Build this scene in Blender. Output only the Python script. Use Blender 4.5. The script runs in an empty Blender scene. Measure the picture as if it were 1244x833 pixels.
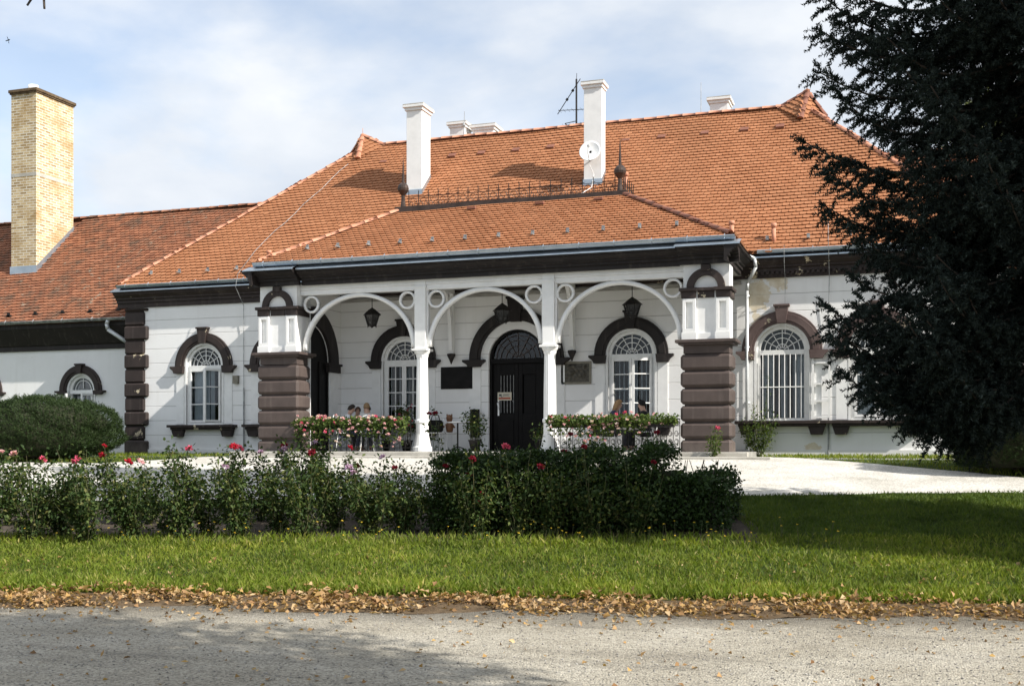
import bpy, math, random
import numpy as np
from mathutils import Vector, Matrix, geometry
random.seed(7); rng = np.random.default_rng(7)
S = bpy.context.scene
COL = S.collection
# ------------------------------------------------------------------ camera, light, exposure
F, TH, EYE, HY = 1375.0, math.radians(18.85), 1.7, 542.0
c, s = math.cos(TH), math.sin(TH)
cam = bpy.data.cameras.new("camera"); co = bpy.data.objects.new("camera", cam); COL.objects.link(co); S.camera = co
co.location = (0, 0, EYE); co.rotation_euler = (math.pi/2, 0, TH)
cam.sensor_width = 36; cam.lens = 36*F/1244; cam.clip_end = 3000; cam.clip_start = .1
cam.shift_y = (HY-416.5)/1244
SUN = Vector((-1, .24, -.77)).normalized()
sl = bpy.data.lights.new("sun", 'SUN'); sl.energy = 5.0; sl.angle = math.radians(.53); sl.color = (1, .945, .86)
so = bpy.data.objects.new("sun", sl); COL.objects.link(so); so.rotation_euler = SUN.to_track_quat('-Z', 'Y').to_euler(); so.location = (20, -5, 30)
w = bpy.data.worlds.new("World"); S.world = w; w.use_nodes = True
nt = w.node_tree; N = nt.nodes; L = nt.links; N.clear()
def nn(t, **k):
    n = N.new(t)
    for a, b in k.items(): setattr(n, a, b)
    return n
sky = nn('ShaderNodeTexSky', sky_type='NISHITA', sun_disc=False, sun_elevation=math.asin(-SUN.z), sun_rotation=math.atan2(-SUN.x, -SUN.y), air_density=1.0, dust_density=1.0, ozone_density=1.0)
tc = nn('ShaderNodeTexCoord'); mp = nn('ShaderNodeMapping'); mp.inputs['Scale'].default_value = (1, 1, 2.1); mp.inputs['Location'].default_value = (4.4, 1.2, 2.3)
no = nn('ShaderNodeTexNoise'); no.inputs['Scale'].default_value = 2.4; no.inputs['Detail'].default_value = 9; no.inputs['Roughness'].default_value = .52; no.inputs['Distortion'].default_value = .25
rp = nn('ShaderNodeValToRGB'); rp.color_ramp.elements[0].position = .37; rp.color_ramp.elements[1].position = .51
rp.color_ramp.elements[0].color = (.36, .36, .36, 1); rp.color_ramp.elements[1].color = (1, 1, 1, 1)
mx = nn('ShaderNodeMix', data_type='RGBA'); mx.inputs['B'].default_value = (4.75, 4.95, 5.2, 1)
n2 = nn('ShaderNodeTexNoise'); n2.inputs['Scale'].default_value = 5.; n2.inputs['Detail'].default_value = 8; r2 = nn('ShaderNodeValToRGB'); r2.color_ramp.elements[0].position = .36; r2.color_ramp.elements[1].position = .62; r2.color_ramp.elements[0].color = (.74, .79, .86, 1); r2.color_ramp.elements[1].color = (1, 1, 1, 1)
m2 = nn('ShaderNodeMix', data_type='RGBA', blend_type='MULTIPLY'); m2.inputs['Factor'].default_value = 1.; m2.inputs['A'].default_value = (4.75, 4.9, 5.1, 1)
bg = nn('ShaderNodeBackground'); bg.inputs['Strength'].default_value = .13; ow = nn('ShaderNodeOutputWorld')
L.new(tc.outputs['Generated'], mp.inputs[0]); L.new(mp.outputs[0], no.inputs['Vector']); L.new(no.outputs[0], rp.inputs[0])
L.new(mp.outputs[0], n2.inputs['Vector']); L.new(n2.outputs[0], r2.inputs[0]); L.new(r2.outputs[0], m2.inputs['B']); L.new(m2.outputs['Result'], mx.inputs['B']); L.new(rp.outputs[0], mx.inputs['Factor']); L.new(sky.outputs[0], mx.inputs['A']); L.new(mx.outputs['Result'], bg.inputs[0]); L.new(bg.outputs[0], ow.inputs[0])
S.view_settings.view_transform = 'Standard'; S.view_settings.look = 'None'; S.view_settings.exposure = .66; S.view_settings.gamma = 1; S.view_settings.use_curve_mapping = False
S.cycles.max_bounces = 6; S.cycles.diffuse_bounces = 3; S.cycles.glossy_bounces = 2; S.cycles.transparent_max_bounces = 12; S.cycles.transmission_bounces = 3

# ------------------------------------------------------------------ helpers
def cw(l, z): return l*c-z*s, l*s+z*c
def wc(X, Y): return X*c+Y*s, -X*s+Y*c
QR = 11.4
def gz(X, Y):
    l, z = wc(X, Y); dR = z+.106*l-QR; dW = 24.2-Y
    if dR <= 0: return 0.0
    if dW <= 0: return 1.45
    return 1.45*dR/(dR+dW)
def gzn(X, Y):
    l = X*c+Y*s; z = -X*s+Y*c; dR = z+.106*l-QR; dW = np.maximum(24.2-Y, 0)
    return np.where(dR <= 0, 0, 1.45*np.maximum(dR, 0)/np.maximum(np.maximum(dR, 0)+dW, 1e-6))
def at(x, y, Y):
    u = (x-622)/F; d = c+u*s; z = Y/d
    return Vector((Y*(u*c-s)/d, Y, EYE+(HY-y)/F*z))
def hit(x, y):
    u = (x-622)/F; v = (HY-y)/F; a, b = 4., 45.
    for _ in range(40):
        m = (a+b)/2; X, Y = cw(u*m, m)
        if EYE+v*m > gz(X, Y): a = m
        else: b = m
    X, Y = cw(u*a, a); return Vector((X, Y, gz(X, Y)))
def gp(x, z):                       # a spot on the ground at picture column x, distance z
    X, Y = cw((x-622)/F*z, z); return Vector((X, Y, gz(X, Y)))

def mat(name, col, rough=.7, metal=0, spec=.4):
    m = bpy.data.materials.new(name); m.use_nodes = True; b = m.node_tree.nodes['Principled BSDF']
    b.inputs['Base Color'].default_value = (*col, 1); b.inputs['Roughness'].default_value = rough; b.inputs['Metallic'].default_value = metal
    b.inputs['Specular IOR Level'].default_value = spec
    return m
class G:                            # small node graph writer
    def __init__(g, m): g.t = m.node_tree; g.b = g.t.nodes['Principled BSDF']
    def n(g, t, ins=(), **k):
        x = g.t.nodes.new(t)
        for a, v in k.items(): setattr(x, a, v)
        for i, v in dict(ins).items():
            if hasattr(v, 'is_output'): g.t.links.new(v, x.inputs[i])
            else: x.inputs[i].default_value = v
        return x
    def coord(g, k='Object'): return g.n('ShaderNodeTexCoord').outputs[k]
    def noise(g, vec, sc, det=4, ro=.55, dist=0): return g.n('ShaderNodeTexNoise', {'Vector': vec, 'Scale': sc, 'Detail': det, 'Roughness': ro, 'Distortion': dist}).outputs[0]
    def ramp(g, v, stops):
        r = g.n('ShaderNodeValToRGB', {0: v}); e = r.color_ramp.elements
        while len(e) < len(stops): e.new(.5)
        for q, (p, cc) in zip(e, stops): q.position = p; q.color = (*cc, 1) if len(cc) == 3 else cc
        return r.outputs[0]
    def mix(g, f, a, b, bt='MIX'):
        x = g.n('ShaderNodeMix', data_type='RGBA', blend_type=bt); 
        for i, v in (('Factor', f), ('A', a), ('B', b)):
            if hasattr(v, 'is_output'): g.t.links.new(v, x.inputs[i])
            else: x.inputs[i].default_value = v if i == 'Factor' else (*v, 1)
        return x.outputs['Result']
    def math(g, op, a, b=0.): return g.n('ShaderNodeMath', {0: a, 1: b}, operation=op).outputs[0]
    def sep(g, v): return g.n('ShaderNodeSeparateXYZ', {0: v}).outputs
    def col(g, v): g.t.links.new(v, g.b.inputs['Base Color'])
    def bump(g, h, st=.5, d=.02):
        x = g.n('ShaderNodeBump', {'Height': h, 'Strength': st, 'Distance': d}); g.t.links.new(x.outputs[0], g.b.inputs['Normal'])
def bw(v): return (v, v, v)
def simple(name, ca, cb, sc=6, rough=.7, bump=0, bs=40, metal=0, spec=.4, lo=.35, hi=.65):
    m = mat(name, ca, rough, metal, spec); g = G(m); co_ = g.coord()
    g.col(g.ramp(g.noise(co_, sc, 6), [(lo, ca), (hi, cb)]))
    if bump: g.bump(g.noise(co_, bs, 5), .6, bump)
    return m
M = {}
def plaster(name, grooves, patches=False):
    m = mat(name, bw(.8), .85, 0, .2); g = G(m); P = g.coord(); xyz = g.sep(P)
    n1 = g.noise(P, .9, 7, .6); n2 = g.noise(P, 14, 5)
    colr = g.ramp(n1, [(.3, (.79, .785, .775)), (.62, (.85, .85, .845))])
    st = g.n('ShaderNodeMapping', {0: P, 'Scale': (3.2, 3.2, .22)}).outputs[0]
    colr = g.mix(g.math('MULTIPLY', g.ramp(g.noise(st, 1.6, 5), [(.55, bw(0)), (.78, bw(1))]), .17), colr, (.55, .53, .49))
    colr = g.mix(g.ramp(g.noise(P, 3.1, 9, .7), [(.70, bw(0)), (.725, bw(1))]), colr, (.58, .53, .45))
    # splash dirt near the ground
    lowz = g.math('SUBTRACT', 1.75, xyz[2]); lowz = g.math('ADD', g.math('MULTIPLY', lowz, 1.6), g.math('MULTIPLY', g.math('SUBTRACT', n1, .5), 1.6))
    colr = g.mix(g.math('MULTIPLY', g.n('ShaderNodeClamp', {0: lowz}).outputs[0], .5), colr, (.48, .45, .40))
    h = g.math('MULTIPLY', n2, .25)
    if grooves:
        fr = g.math('FRACT', g.math('DIVIDE', g.math('SUBTRACT', xyz[2], 1.61), .405))
        d = g.math('ABSOLUTE', g.math('SUBTRACT', fr, .5))
        gr = g.n('ShaderNodeMapRange', {0: d, 1: .475, 2: .495}).outputs[0]
        colr = g.mix(g.math('MULTIPLY', gr, .62), colr, (.30, .29, .28)); h = g.math('SUBTRACT', h, g.math('MULTIPLY', gr, 2.))
    if patches:
        for px, pz, r in ((-3.1, 5.25, .5), (-3.05, 4.5, .42), (-2.7, 5.6, .4), (-1.9, 1.62, .28), (-3.1, 2.6, .25)):
            dist = g.n('ShaderNodeVectorMath', {0: P, 1: (px, 26.95, pz)}, operation='DISTANCE').outputs['Value']
            k = g.math('ADD', g.math('DIVIDE', dist, r), g.math('MULTIPLY', g.noise(P, 3.5, 8, .7), 1.7))
            colr = g.mix(g.ramp(k, [(.0, bw(1)), (.99, bw(1)), (1., bw(0))]) if False else g.n('ShaderNodeMapRange', {0: k, 1: 1.52, 2: 1.46, 3: 0., 4: 1.}).outputs[0], colr, g.ramp(g.noise(P, 5, 6), [(.35, (.62, .53, .38)), (.65, (.76, .70, .58))]))
    g.col(colr); g.bump(h, .5, .012); return m
M['wall'] = plaster('grooved_plaster', True, True); M['plain'] = plaster('smooth_plaster', False)
def paint_brown(name, a, b, flake):
    m = mat(name, a, .62, 0, .35); g = G(m); P = g.coord()
    cc = g.ramp(g.noise(P, 2.2, 6), [(.35, a), (.65, b)])
    cc = g.mix(g.ramp(g.noise(P, 2.7, 9, .66), [(flake, bw(0)), (flake+.012, bw(1))]), cc, (.55, .47, .33))
    z = g.sep(P)[2]; k = g.n('ShaderNodeClamp', {0: g.math('ADD', g.math('MULTIPLY', g.math('SUBTRACT', 1.9, z), 1.3), g.math('MULTIPLY', g.math('SUBTRACT', g.noise(P, 3.3, 7, .65), .5), 1.8))}).outputs[0]
    cc = g.mix(g.math('MULTIPLY', k, .4), cc, (.27, .235, .20))
    sv = g.n('ShaderNodeMapping', {0: P, 'Scale': (5, 5, .35)}).outputs[0]; cc = g.mix(g.math('MULTIPLY', g.ramp(g.noise(sv, 1.7, 6, .6), [(.55, bw(0)), (.75, bw(1))]), .22), cc, (.20, .17, .15))
    g.col(cc); g.bump(g.noise(P, 30, 5), .4, .006); return m
M['brown'] = paint_brown('dark_brown_paint', (.026, .018, .016), (.040, .028, .025), .635)
M['brownclean'] = paint_brown('black_brown_paint', (.012, .009, .0085), (.018, .0135, .0125), .80)
M['faded'] = paint_brown('faded_brown_paint', (.085, .057, .053), (.12, .085, .078), .62)
M['pier'] = paint_brown('pier_brown_paint', (.066, .050, .045), (.088, .067, .060), .78)
M['white'] = simple('white_paint', (.77, .77, .76), (.84, .84, .83), 4, .5)
M['whitewood'] = simple('white_joinery', (.74, .74, .72), (.82, .82, .81), 8, .42)
M['ceil'] = simple('ceiling_boards', (.33, .32, .30), (.42, .41, .39), 3, .8)
M['zinc'] = simple('zinc_sheet', (.36, .42, .48), (.47, .53, .59), 3, .38, metal=.75)
M['zincold'] = simple('weathered_zinc', (.17, .18, .19), (.42, .43, .43), 7, .5, metal=.5)
M['iron'] = simple('wrought_iron', (.012, .012, .013), (.028, .024, .022), 10, .5, metal=.3)
M['copper'] = simple('brown_sheet_metal', (.05, .036, .030), (.085, .06, .05), 5, .42, metal=.5)
M['doorwood'] = simple('black_door_wood', (.004, .0036, .0036), (.007, .006, .006), 5, .45, spec=.12)
M['twigs'] = simple('shaded_core', (.018, .020, .010), (.032, .034, .016), 14, .95); M['dark'] = mat('dark_room', (.015, .015, .016), .9)  # bush cores and rooms carry their shade in these colours
M['stone'] = simple('pale_stone', (.36, .34, .30), (.50, .48, .43), 3, .85, .01, 50)
M['floor'] = simple('terrace_paving', (.25, .24, .22), (.34, .33, .31), 3, .8)
M['curtain'] = simple('curtain_cloth', (.55, .56, .58), (.75, .76, .77), 3, .9)
M['steel'] = mat('steel', (.6, .6, .6), .3, 1)
M['black'] = simple('black_board', (.007, .0066, .0066), (.012, .011, .011), 6, .5, spec=.12)
M['bronze'] = simple('bronze_relief', (.045, .042, .034), (.11, .10, .08), 16, .45, .02, 22, .5)
M['plaqframe'] = simple('plaque_stone', (.17, .16, .12), (.23, .21, .17), 8, .6)
M['bark'] = simple('bark', (.05, .038, .03), (.075, .06, .05), 12, .9, .03, 20)
M['stem'] = simple('green_stem', (.05, .075, .025), (.10, .085, .04), 8, .7)
M['pot'] = simple('terracotta', (.20, .085, .05), (.28, .13, .08), 6, .8)
M['skin'] = mat('skin', (.50, .31, .23), .5); M['soil'] = simple('bed_soil', (.035, .027, .02), (.075, .058, .042), 5, .95, .03, 30)
def glass():
    m = mat('window_glass', (.02, .022, .025), .04); t = m.node_tree; g = G(m)
    fr = g.n('ShaderNodeFresnel', {0: 1.5}); tr = g.n('ShaderNodeBsdfTransparent', {0: (.80, .84, .86, 1)}); gl = g.n('ShaderNodeBsdfGlossy', {1: .03})
    k = g.math('MULTIPLY', fr.outputs[0], .75)
    mm = g.n('ShaderNodeMixShader', {0: k, 1: tr.outputs[0], 2: gl.outputs[0]}); t.links.new(mm.outputs[0], t.nodes['Material Output'].inputs[0]); return m
M['glass'] = glass()
def tiles(name, cols, old):
    m = mat(name, cols[0], .8, 0, .2); g = G(m); P = g.coord(); r = g.n('ShaderNodeNewGeometry').outputs['Random Per Island']
    cc = g.ramp(r, [(i/(len(cols)-1), q) for i, q in enumerate(cols)])
    cc = g.mix(g.ramp(g.noise(P, .7, 5), [(.35, bw(0)), (.7, bw(.6))]), cc, tuple(v*.66 for v in cols[1]))
    cc = g.mix(g.math('MULTIPLY', g.ramp(g.noise(P, 22, 5), [(.4, bw(0)), (.75, bw(1))]), .35), cc, tuple(v*.6 for v in cols[0]))
    cc = g.mix(g.ramp(g.noise(P, 5.5, 9, .75), [(.66, bw(0)), (.69, bw(.5))]), cc, (.34, .30, .22))
    if old:
        cc = g.mix(g.ramp(g.noise(P, 2.3, 9, .68), [(.47, bw(0)), (.66, bw(.85))]), cc, (.10, .07, .05))
        cc = g.mix(g.ramp(g.noise(P, 3.7, 9, .72), [(.615, bw(0)), (.64, bw(.8))]), cc, (.30, .26, .20))
    g.col(cc); g.bump(g.noise(P, 60, 4), .4, .004); return m
M['tile'] = tiles('clay_roof_tile', [(.372, .160, .076), (.425, .192, .096), (.34, .142, .066), (.395, .173, .084)], False)
M['tileold'] = tiles('old_clay_tile', [(.28, .112, .060), (.35, .152, .085), (.20, .078, .044), (.31, .13, .07)], True)
M['ridge'] = simple('ridge_tile', (.40, .17, .10), (.52, .25, .16), 5, .75)
M['ridgedark'] = simple('dark_ridge_tile', (.17, .07, .045), (.24, .10, .065), 5, .75)
def brick():
    m = mat('yellow_brick', (.5, .4, .25), .85, 0, .2); g = G(m); P = g.coord(); x = g.sep(P)
    v = g.n('ShaderNodeCombineXYZ', {0: g.math('ADD', x[0], x[1]), 1: x[2]}).outputs[0]
    b = g.n('ShaderNodeTexBrick', {'Vector': v, 'Color1': (.27, .18, .085, 1), 'Color2': (.55, .43, .25, 1), 'Mortar': (.66, .62, .53, 1), 'Scale': 1., 'Mortar Size': .013, 'Mortar Smooth': .2, 'Bias': .1, 'Brick Width': .26, 'Row Height': .085})
    cc = g.mix(g.ramp(g.noise(P, 1.7, 6, .6), [(.46, bw(0)), (.66, bw(.65))]), b.outputs[0], (.34, .22, .09))
    top = g.math('ADD', g.math('MULTIPLY', g.math('SUBTRACT', x[2], 12.95), 3.), g.math('MULTIPLY', g.math('SUBTRACT', g.noise(P, 4, 6), .5), 3.))
    cc = g.mix(g.math('MULTIPLY', g.n('ShaderNodeClamp', {0: top}).outputs[0], .75), cc, (.10, .085, .06))
    g.col(cc); g.bump(b.outputs['Fac'], -.5, .01); return m
M['brick'] = brick()
def leafmat(name, cols, trans=.25, rough=.6, spec=.18, patch=False):
    m = mat(name, cols[0], rough, 0, spec); g = G(m); r = g.n('ShaderNodeNewGeometry').outputs['Random Per Island']
    cc = g.ramp(r, [(i/(len(cols)-1), q) for i, q in enumerate(cols)])
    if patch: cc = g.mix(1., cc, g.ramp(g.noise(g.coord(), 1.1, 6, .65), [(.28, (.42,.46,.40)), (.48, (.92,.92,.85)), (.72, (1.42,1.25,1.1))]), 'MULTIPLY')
    g.col(cc)
    tr = g.n('ShaderNodeBsdfTranslucent'); t = m.node_tree
    t.links.new(g.mix(1., cc, (1.25, 1.25, .55), 'MULTIPLY'), tr.inputs[0])
    mm = g.n('ShaderNodeMixShader', {0: trans, 1: g.b.outputs[0], 2: tr.outputs[0]}); t.links.new(mm.outputs[0], t.nodes['Material Output'].inputs[0]); return m
M['rose'] = leafmat('rose_leaf', [(.016, .034, .010), (.034, .062, .015), (.022, .044, .012), (.045, .07, .018), (.08, .115, .03), (.13, .125, .04)], .22)
M['hedgeleaf'] = leafmat('hedge_leaf', [(.014, .030, .009), (.027, .052, .013), (.018, .038, .010), (.055, .092, .024)], .18, .5)
M['yewleaf'] = leafmat('yew_needles', [(.014, .026, .009), (.025, .045, .012), (.018, .034, .010), (.042, .066, .018)], .08, .6)
M['spruce'] = leafmat('spruce_needles', [(.010, .016, .014), (.017, .025, .022), (.013, .020, .017), (.055, .074, .067)], .05, .7, .12)  # last tone puts bluish highlights into the needle colour
M['tree'] = leafmat('tree_leaf', [(.035, .06, .018), (.06, .09, .025), (.045, .075, .02), (.09, .12, .04)], .3)
M['paletree'] = leafmat('pale_tree_leaf', [(.10, .12, .06), (.15, .17, .09), (.12, .14, .07)], .35)
M['gera'] = leafmat('geranium_leaf', [(.035, .062, .016), (.08, .12, .026), (.05, .085, .02), (.14, .17, .04)], .3)
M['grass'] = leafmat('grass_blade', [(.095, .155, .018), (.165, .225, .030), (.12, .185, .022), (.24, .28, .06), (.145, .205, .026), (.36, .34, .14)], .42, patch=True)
M['grassdark'] = leafmat('grass_blade_deep', [(.055, .095, .017), (.085, .135, .024), (.07, .11, .02), (.12, .16, .034)], .3, patch=True)  # tree shade put into the blade colour; the weeds share it
M['dry'] = leafmat('dry_leaf', [(.24, .13, .06), (.42, .27, .13), (.13, .065, .03), (.54, .40, .23), (.30, .17, .075), (.46, .30, .11), (.18, .11, .06)], .2, .7)
M['pink'] = leafmat('pink_petal', [(.70, .36, .42), (.80, .56, .60), (.66, .28, .34), (.85, .72, .73)], .3)
M['red'] = leafmat('red_petal', [(.42, .012, .035), (.55, .03, .06), (.35, .01, .03)], .25)
M['rosepink'] = leafmat('rose_pink_petal', [(.60, .07, .16), (.70, .16, .26), (.52, .05, .12)], .25)
M['mauve'] = leafmat('mauve_petal', [(.40, .26, .42), (.5, .36, .5)], .25)
M['darkred'] = leafmat('dark_red_petal', [(.16, .008, .02), (.22, .015, .03), (.12, .006, .014)], .2)
M['yellow'] = leafmat('yellow_petal', [(.65, .48, .05), (.75, .55, .08)], .2)
def ground_mat(name, stops, sc, rough=.95, bd=.02, bs=60, fine=120, edge=None):
    m = mat(name, stops[0][1], rough, 0, .15); g = G(m); P = g.coord()
    a = g.ramp(g.noise(P, sc, 8, .62), stops); v = g.n('ShaderNodeTexVoronoi', {'Vector': P, 'Scale': fine}); 
    k = g.ramp(g.sep(v.outputs['Color'])[0], [(0, bw(.62)), (.5, bw(1)), (1, bw(1.28))])
    if edge:                     # trodden-in leaf dirt along the road margin
        x = g.sep(P); q = g.math('ADD', g.math('MULTIPLY', x[0], -s+.106*c), g.math('MULTIPLY', x[1], c+.106*s))
        q = g.math('ADD', q, g.math('MULTIPLY', g.math('SUBTRACT', g.noise(P, 1.3, 7, .7), .5), .9))
        a = g.mix(g.n('ShaderNodeMapRange', {0: q, 1: QR-.75, 2: QR-.1, 3: 0., 4: .8}).outputs[0], a, (.12, .108, .088))
        a = g.mix(g.ramp(g.noise(g.n('ShaderNodeMapping', {0: P, 'Rotation': (0,0,-.22), 'Scale': (.25, 2.4, 1)}).outputs[0], 1.1, 6, .6), [(.52, bw(0)), (.70, bw(.45))]), a, (.17, .158, .135))
    g.col(g.mix(1., a, k, 'MULTIPLY')); g.bump(g.math('ADD', g.noise(P, bs, 6), g.math('MULTIPLY', v.outputs['Distance'], -.8)), .7, bd); return m
M['road'] = ground_mat('road_gravel', [(.3, (.31, .282, .228)), (.5, (.385, .355, .292)), (.7, (.46, .43, .365))], .8, bd=.03, fine=55, edge=True)
M['court'] = ground_mat('court_gravel', [(.3, (.42, .40, .35)), (.5, (.54, .52, .475)), (.7, (.61, .595, .55))], 1.2, bd=.012, fine=60)
M['turf'] = ground_mat('turf', [(.3, (.03, .05, .014)), (.55, (.055, .08, .022)), (.75, (.08, .095, .03))], 2.5)
M['damp'] = ground_mat('damp_road_dirt', [(.3, (.10, .093, .08)), (.6, (.15, .14, .122)), (.8, (.20, .19, .17))], 3, fine=80)
M['litter'] = ground_mat('leaf_litter_soil', [(.3, (.08, .055, .033)), (.6, (.16, .115, .07)), (.8, (.22, .17, .11))], 6)

class MB:
    def __init__(b): b.v = []; b.f = []
    def add(b, vs, fs):
        o = len(b.v); b.v += [tuple(p) for p in vs]; b.f += [tuple(i+o for i in q) for q in fs]; return b
    def box(b, x0, x1, y0, y1, z0, z1):
        return b.add([(x0,y0,z0),(x1,y0,z0),(x1,y1,z0),(x0,y1,z0),(x0,y0,z1),(x1,y0,z1),(x1,y1,z1),(x0,y1,z1)], [(3,2,1,0),(4,5,6,7),(0,1,5,4),(1,2,6,5),(2,3,7,6),(3,0,4,7)])
    def obox(b, p0, p1, wdt, th):          # bar between two points
        p0, p1 = Vector(p0), Vector(p1); d = (p1-p0).normalized(); up = Vector((0,0,1)) if abs(d.z) < .95 else Vector((0,1,0))
        a = d.cross(up).normalized()*wdt/2; e = a.cross(d).normalized()*th/2; vs = []
        for p in (p0, p1): vs += [p-a-e, p+a-e, p+a+e, p-a+e]
        return b.add(vs, [(3,2,1,0),(4,5,6,7),(0,1,5,4),(1,2,6,5),(2,3,7,6),(3,0,4,7)])
    def pillow(b, x0, x1, y0, y1, z0, z1, ch):   # block with chamfered edges all round, the core inset by ch
        a, d = ch, ch; X = (x0, x0+a, x1-a, x1); Y = (y0, y0+a, y1-a, y1)
        ring = lambda e, z: [(x0+e,y0+e,z),(x1-e,y0+e,z),(x1-e,y1-e,z),(x0+e,y1-e,z)]
        # vertical corner chamfer too
        def oct(e, z): return [(x0+a+e*0,y0+e,z),(x1-a,y0+e,z),(x1-e,y0+a,z),(x1-e,y1-a,z),(x1-a,y1-e,z),(x0+a,y1-e,z),(x0+e,y1-a,z),(x0+e,y0+a,z)]
        rows = [oct(a, z0), oct(0, z0+d), oct(0, z1-d), oct(a, z1)]
        vs = sum(rows, []); fs = [tuple(range(7,-1,-1)), tuple(24+i for i in range(8))]
        for r in range(3):
            for i in range(8): fs.append((r*8+i, r*8+(i+1)%8, r*8+8+(i+1)%8, r*8+8+i))
        return b.add(vs, fs)
    def tube(b, p0, p1, r0, r1=None, n=8, cap=True):
        r1 = r0 if r1 is None else r1; p0, p1 = Vector(p0), Vector(p1); d = (p1-p0).normalized(); up = Vector((0,0,1)) if abs(d.z) < .95 else Vector((1,0,0))
        a = d.cross(up).normalized(); e = a.cross(d); vs = []
        for p, r in ((p0, r0), (p1, r1)): vs += [p+(a*math.cos(t)+e*math.sin(t))*r for t in (2*math.pi*i/n for i in range(n))]
        fs = [(i, (i+1)%n, n+(i+1)%n, n+i) for i in range(n)]
        if cap: fs += [tuple(range(n-1,-1,-1)), tuple(range(n, 2*n))]
        return b.add(vs, fs)
    def path(b, pts, r, n=8, r2=None):
        for i in range(len(pts)-1):
            t0 = i/(len(pts)-1); t1 = (i+1)/(len(pts)-1); r2_ = r if r2 is None else r2
            b.tube(pts[i], pts[i+1], r+(r2_-r)*t0, r+(r2_-r)*t1, n)
        return b
    def lathe(b, cx, cy, prof, n=20, flute=0):
        vs = []
        for r, z in prof:
            for i in range(n):
                t = 2*math.pi*i/n; rr = r*(1-flute*(i % 2)); vs.append((cx+rr*math.cos(t), cy+rr*math.sin(t), z))
        fs = [(k*n+i, k*n+(i+1)%n, k*n+n+(i+1)%n, k*n+n+i) for k in range(len(prof)-1) for i in range(n)]
        fs += [tuple(range(n-1,-1,-1)), tuple((len(prof)-1)*n+i for i in range(n))]
        return b.add(vs, fs)
    def prism(b, poly, y0, y1):            # XZ polygon extruded in Y
        n = len(poly); vs = [(x,y0,z) for x,z in poly]+[(x,y1,z) for x,z in poly]
        return b.add(vs, [tuple(range(n)), tuple(range(2*n-1,n-1,-1))]+[(i+n, (i+1)%n+n, (i+1)%n, i) for i in range(n)])
    def arc(b, cx, cz, r0, r1, y0, y1, a0=0, a1=math.pi, n=20, sx=1., sz=1.):
        vs = []
        for i in range(n+1):
            t = a0+(a1-a0)*i/n; ct, st = math.cos(t), math.sin(t)
            for r, y in ((r0,y0),(r1,y0),(r1,y1),(r0,y1)): vs.append((cx+(r*ct)*sx, y, cz+(r*st)*sz))
        fs = [(0,1,2,3), tuple(n*4+i for i in (3,2,1,0))]
        for i in range(n):
            for k in range(4): fs.append((i*4+k, (i+1)*4+k, (i+1)*4+(k+1)%4, i*4+(k+1)%4))
        return b.add(vs, fs)
    def sweepx(b, prof, x0, x1):           # closed (y,z) profile along X
        n = len(prof); vs = [(x0,y,z) for y,z in prof]+[(x1,y,z) for y,z in prof]
        return b.add(vs, [tuple(range(n-1,-1,-1)), tuple(range(n,2*n))]+[(i,(i+1)%n,(i+1)%n+n,i+n) for i in range(n)])
    def sweepy(b, prof, y0, y1):           # closed (x,z) profile along Y
        return b.prism(prof, y0, y1)
    def build(b, name, m, parent=None, smooth=False, bevel=0, kind=None):
        me = bpy.data.meshes.new(name); me.from_pydata(b.v, [], b.f); me.update()
        return link(name, me, m, parent, smooth, bevel, kind)
OFF = {}
def link(name, me, m, parent=None, smooth=False, bevel=0, kind=None):
    if m is not None: me.materials.append(M[m] if isinstance(m, str) else m)
    o = bpy.data.objects.new(name, me); COL.objects.link(o)
    if smooth: me.polygons.foreach_set('use_smooth', [True]*len(me.polygons))
    if bevel:
        q = o.modifiers.new('bevel', 'BEVEL'); q.width = bevel; q.segments = 2; q.limit_method = 'ANGLE'
    if kind: o['kind'] = kind
    if parent is not None:
        o.parent = parent
        if parent.type == 'EMPTY' and parent.name in OFF: o.matrix_parent_inverse = Matrix.Translation(-Vector(OFF[parent.name]))
    return o
def tag(o, label, cat, group=None, kind=None):
    o['label'] = label; o['category'] = cat
    if group: o['group'] = group
    if kind: o['kind'] = kind
    return o
def thing(name, label, cat, loc=(0,0,0), rz=0, group=None, world=False):
    o = bpy.data.objects.new(name, None); COL.objects.link(o); o.location = loc; o.rotation_euler = (0,0,rz); o.empty_display_size = .2
    if world: OFF[o.name] = tuple(loc)     # its parts are written in world coordinates
    return tag(o, label, cat, group)
def npmesh(name, V, nper, m, parent=None, kind=None, quads=False, smooth=False):   # V: (n*k,3) islands of nper verts
    V = np.asarray(V, dtype=np.float32).reshape(-1, 3); n = len(V)//nper
    if nper == 3: loc_f = [(0,1,2)]
    elif nper == 4: loc_f = [(0,1,2),(0,2,3)]
    else: loc_f = [(0,1,2,3),(0,3,4,5)] if nper == 6 else [(0,1,2)]
    lens = [len(q) for q in loc_f]; per = sum(lens); base = np.concatenate([np.array(q) for q in loc_f])
    idx = (np.arange(n)[:,None]*nper+base[None,:]).ravel().astype(np.int32)
    me = bpy.data.meshes.new(name); me.vertices.add(len(V)); me.vertices.foreach_set('co', V.ravel()); me.loops.add(len(idx)); me.loops.foreach_set('vertex_index', idx)
    tot = np.tile(np.array(lens), n).astype(np.int32); st = np.concatenate([[0], np.cumsum(tot)[:-1]]).astype(np.int32)
    me.polygons.add(len(tot)); me.polygons.foreach_set('loop_start', st); me.polygons.foreach_set('loop_total', tot); me.update(calc_edges=True)
    return link(name, me, m, parent, smooth, 0, kind)
def unit(n): 
    v = rng.normal(size=(n,3)); return v/np.linalg.norm(v, axis=1, keepdims=True)
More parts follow.
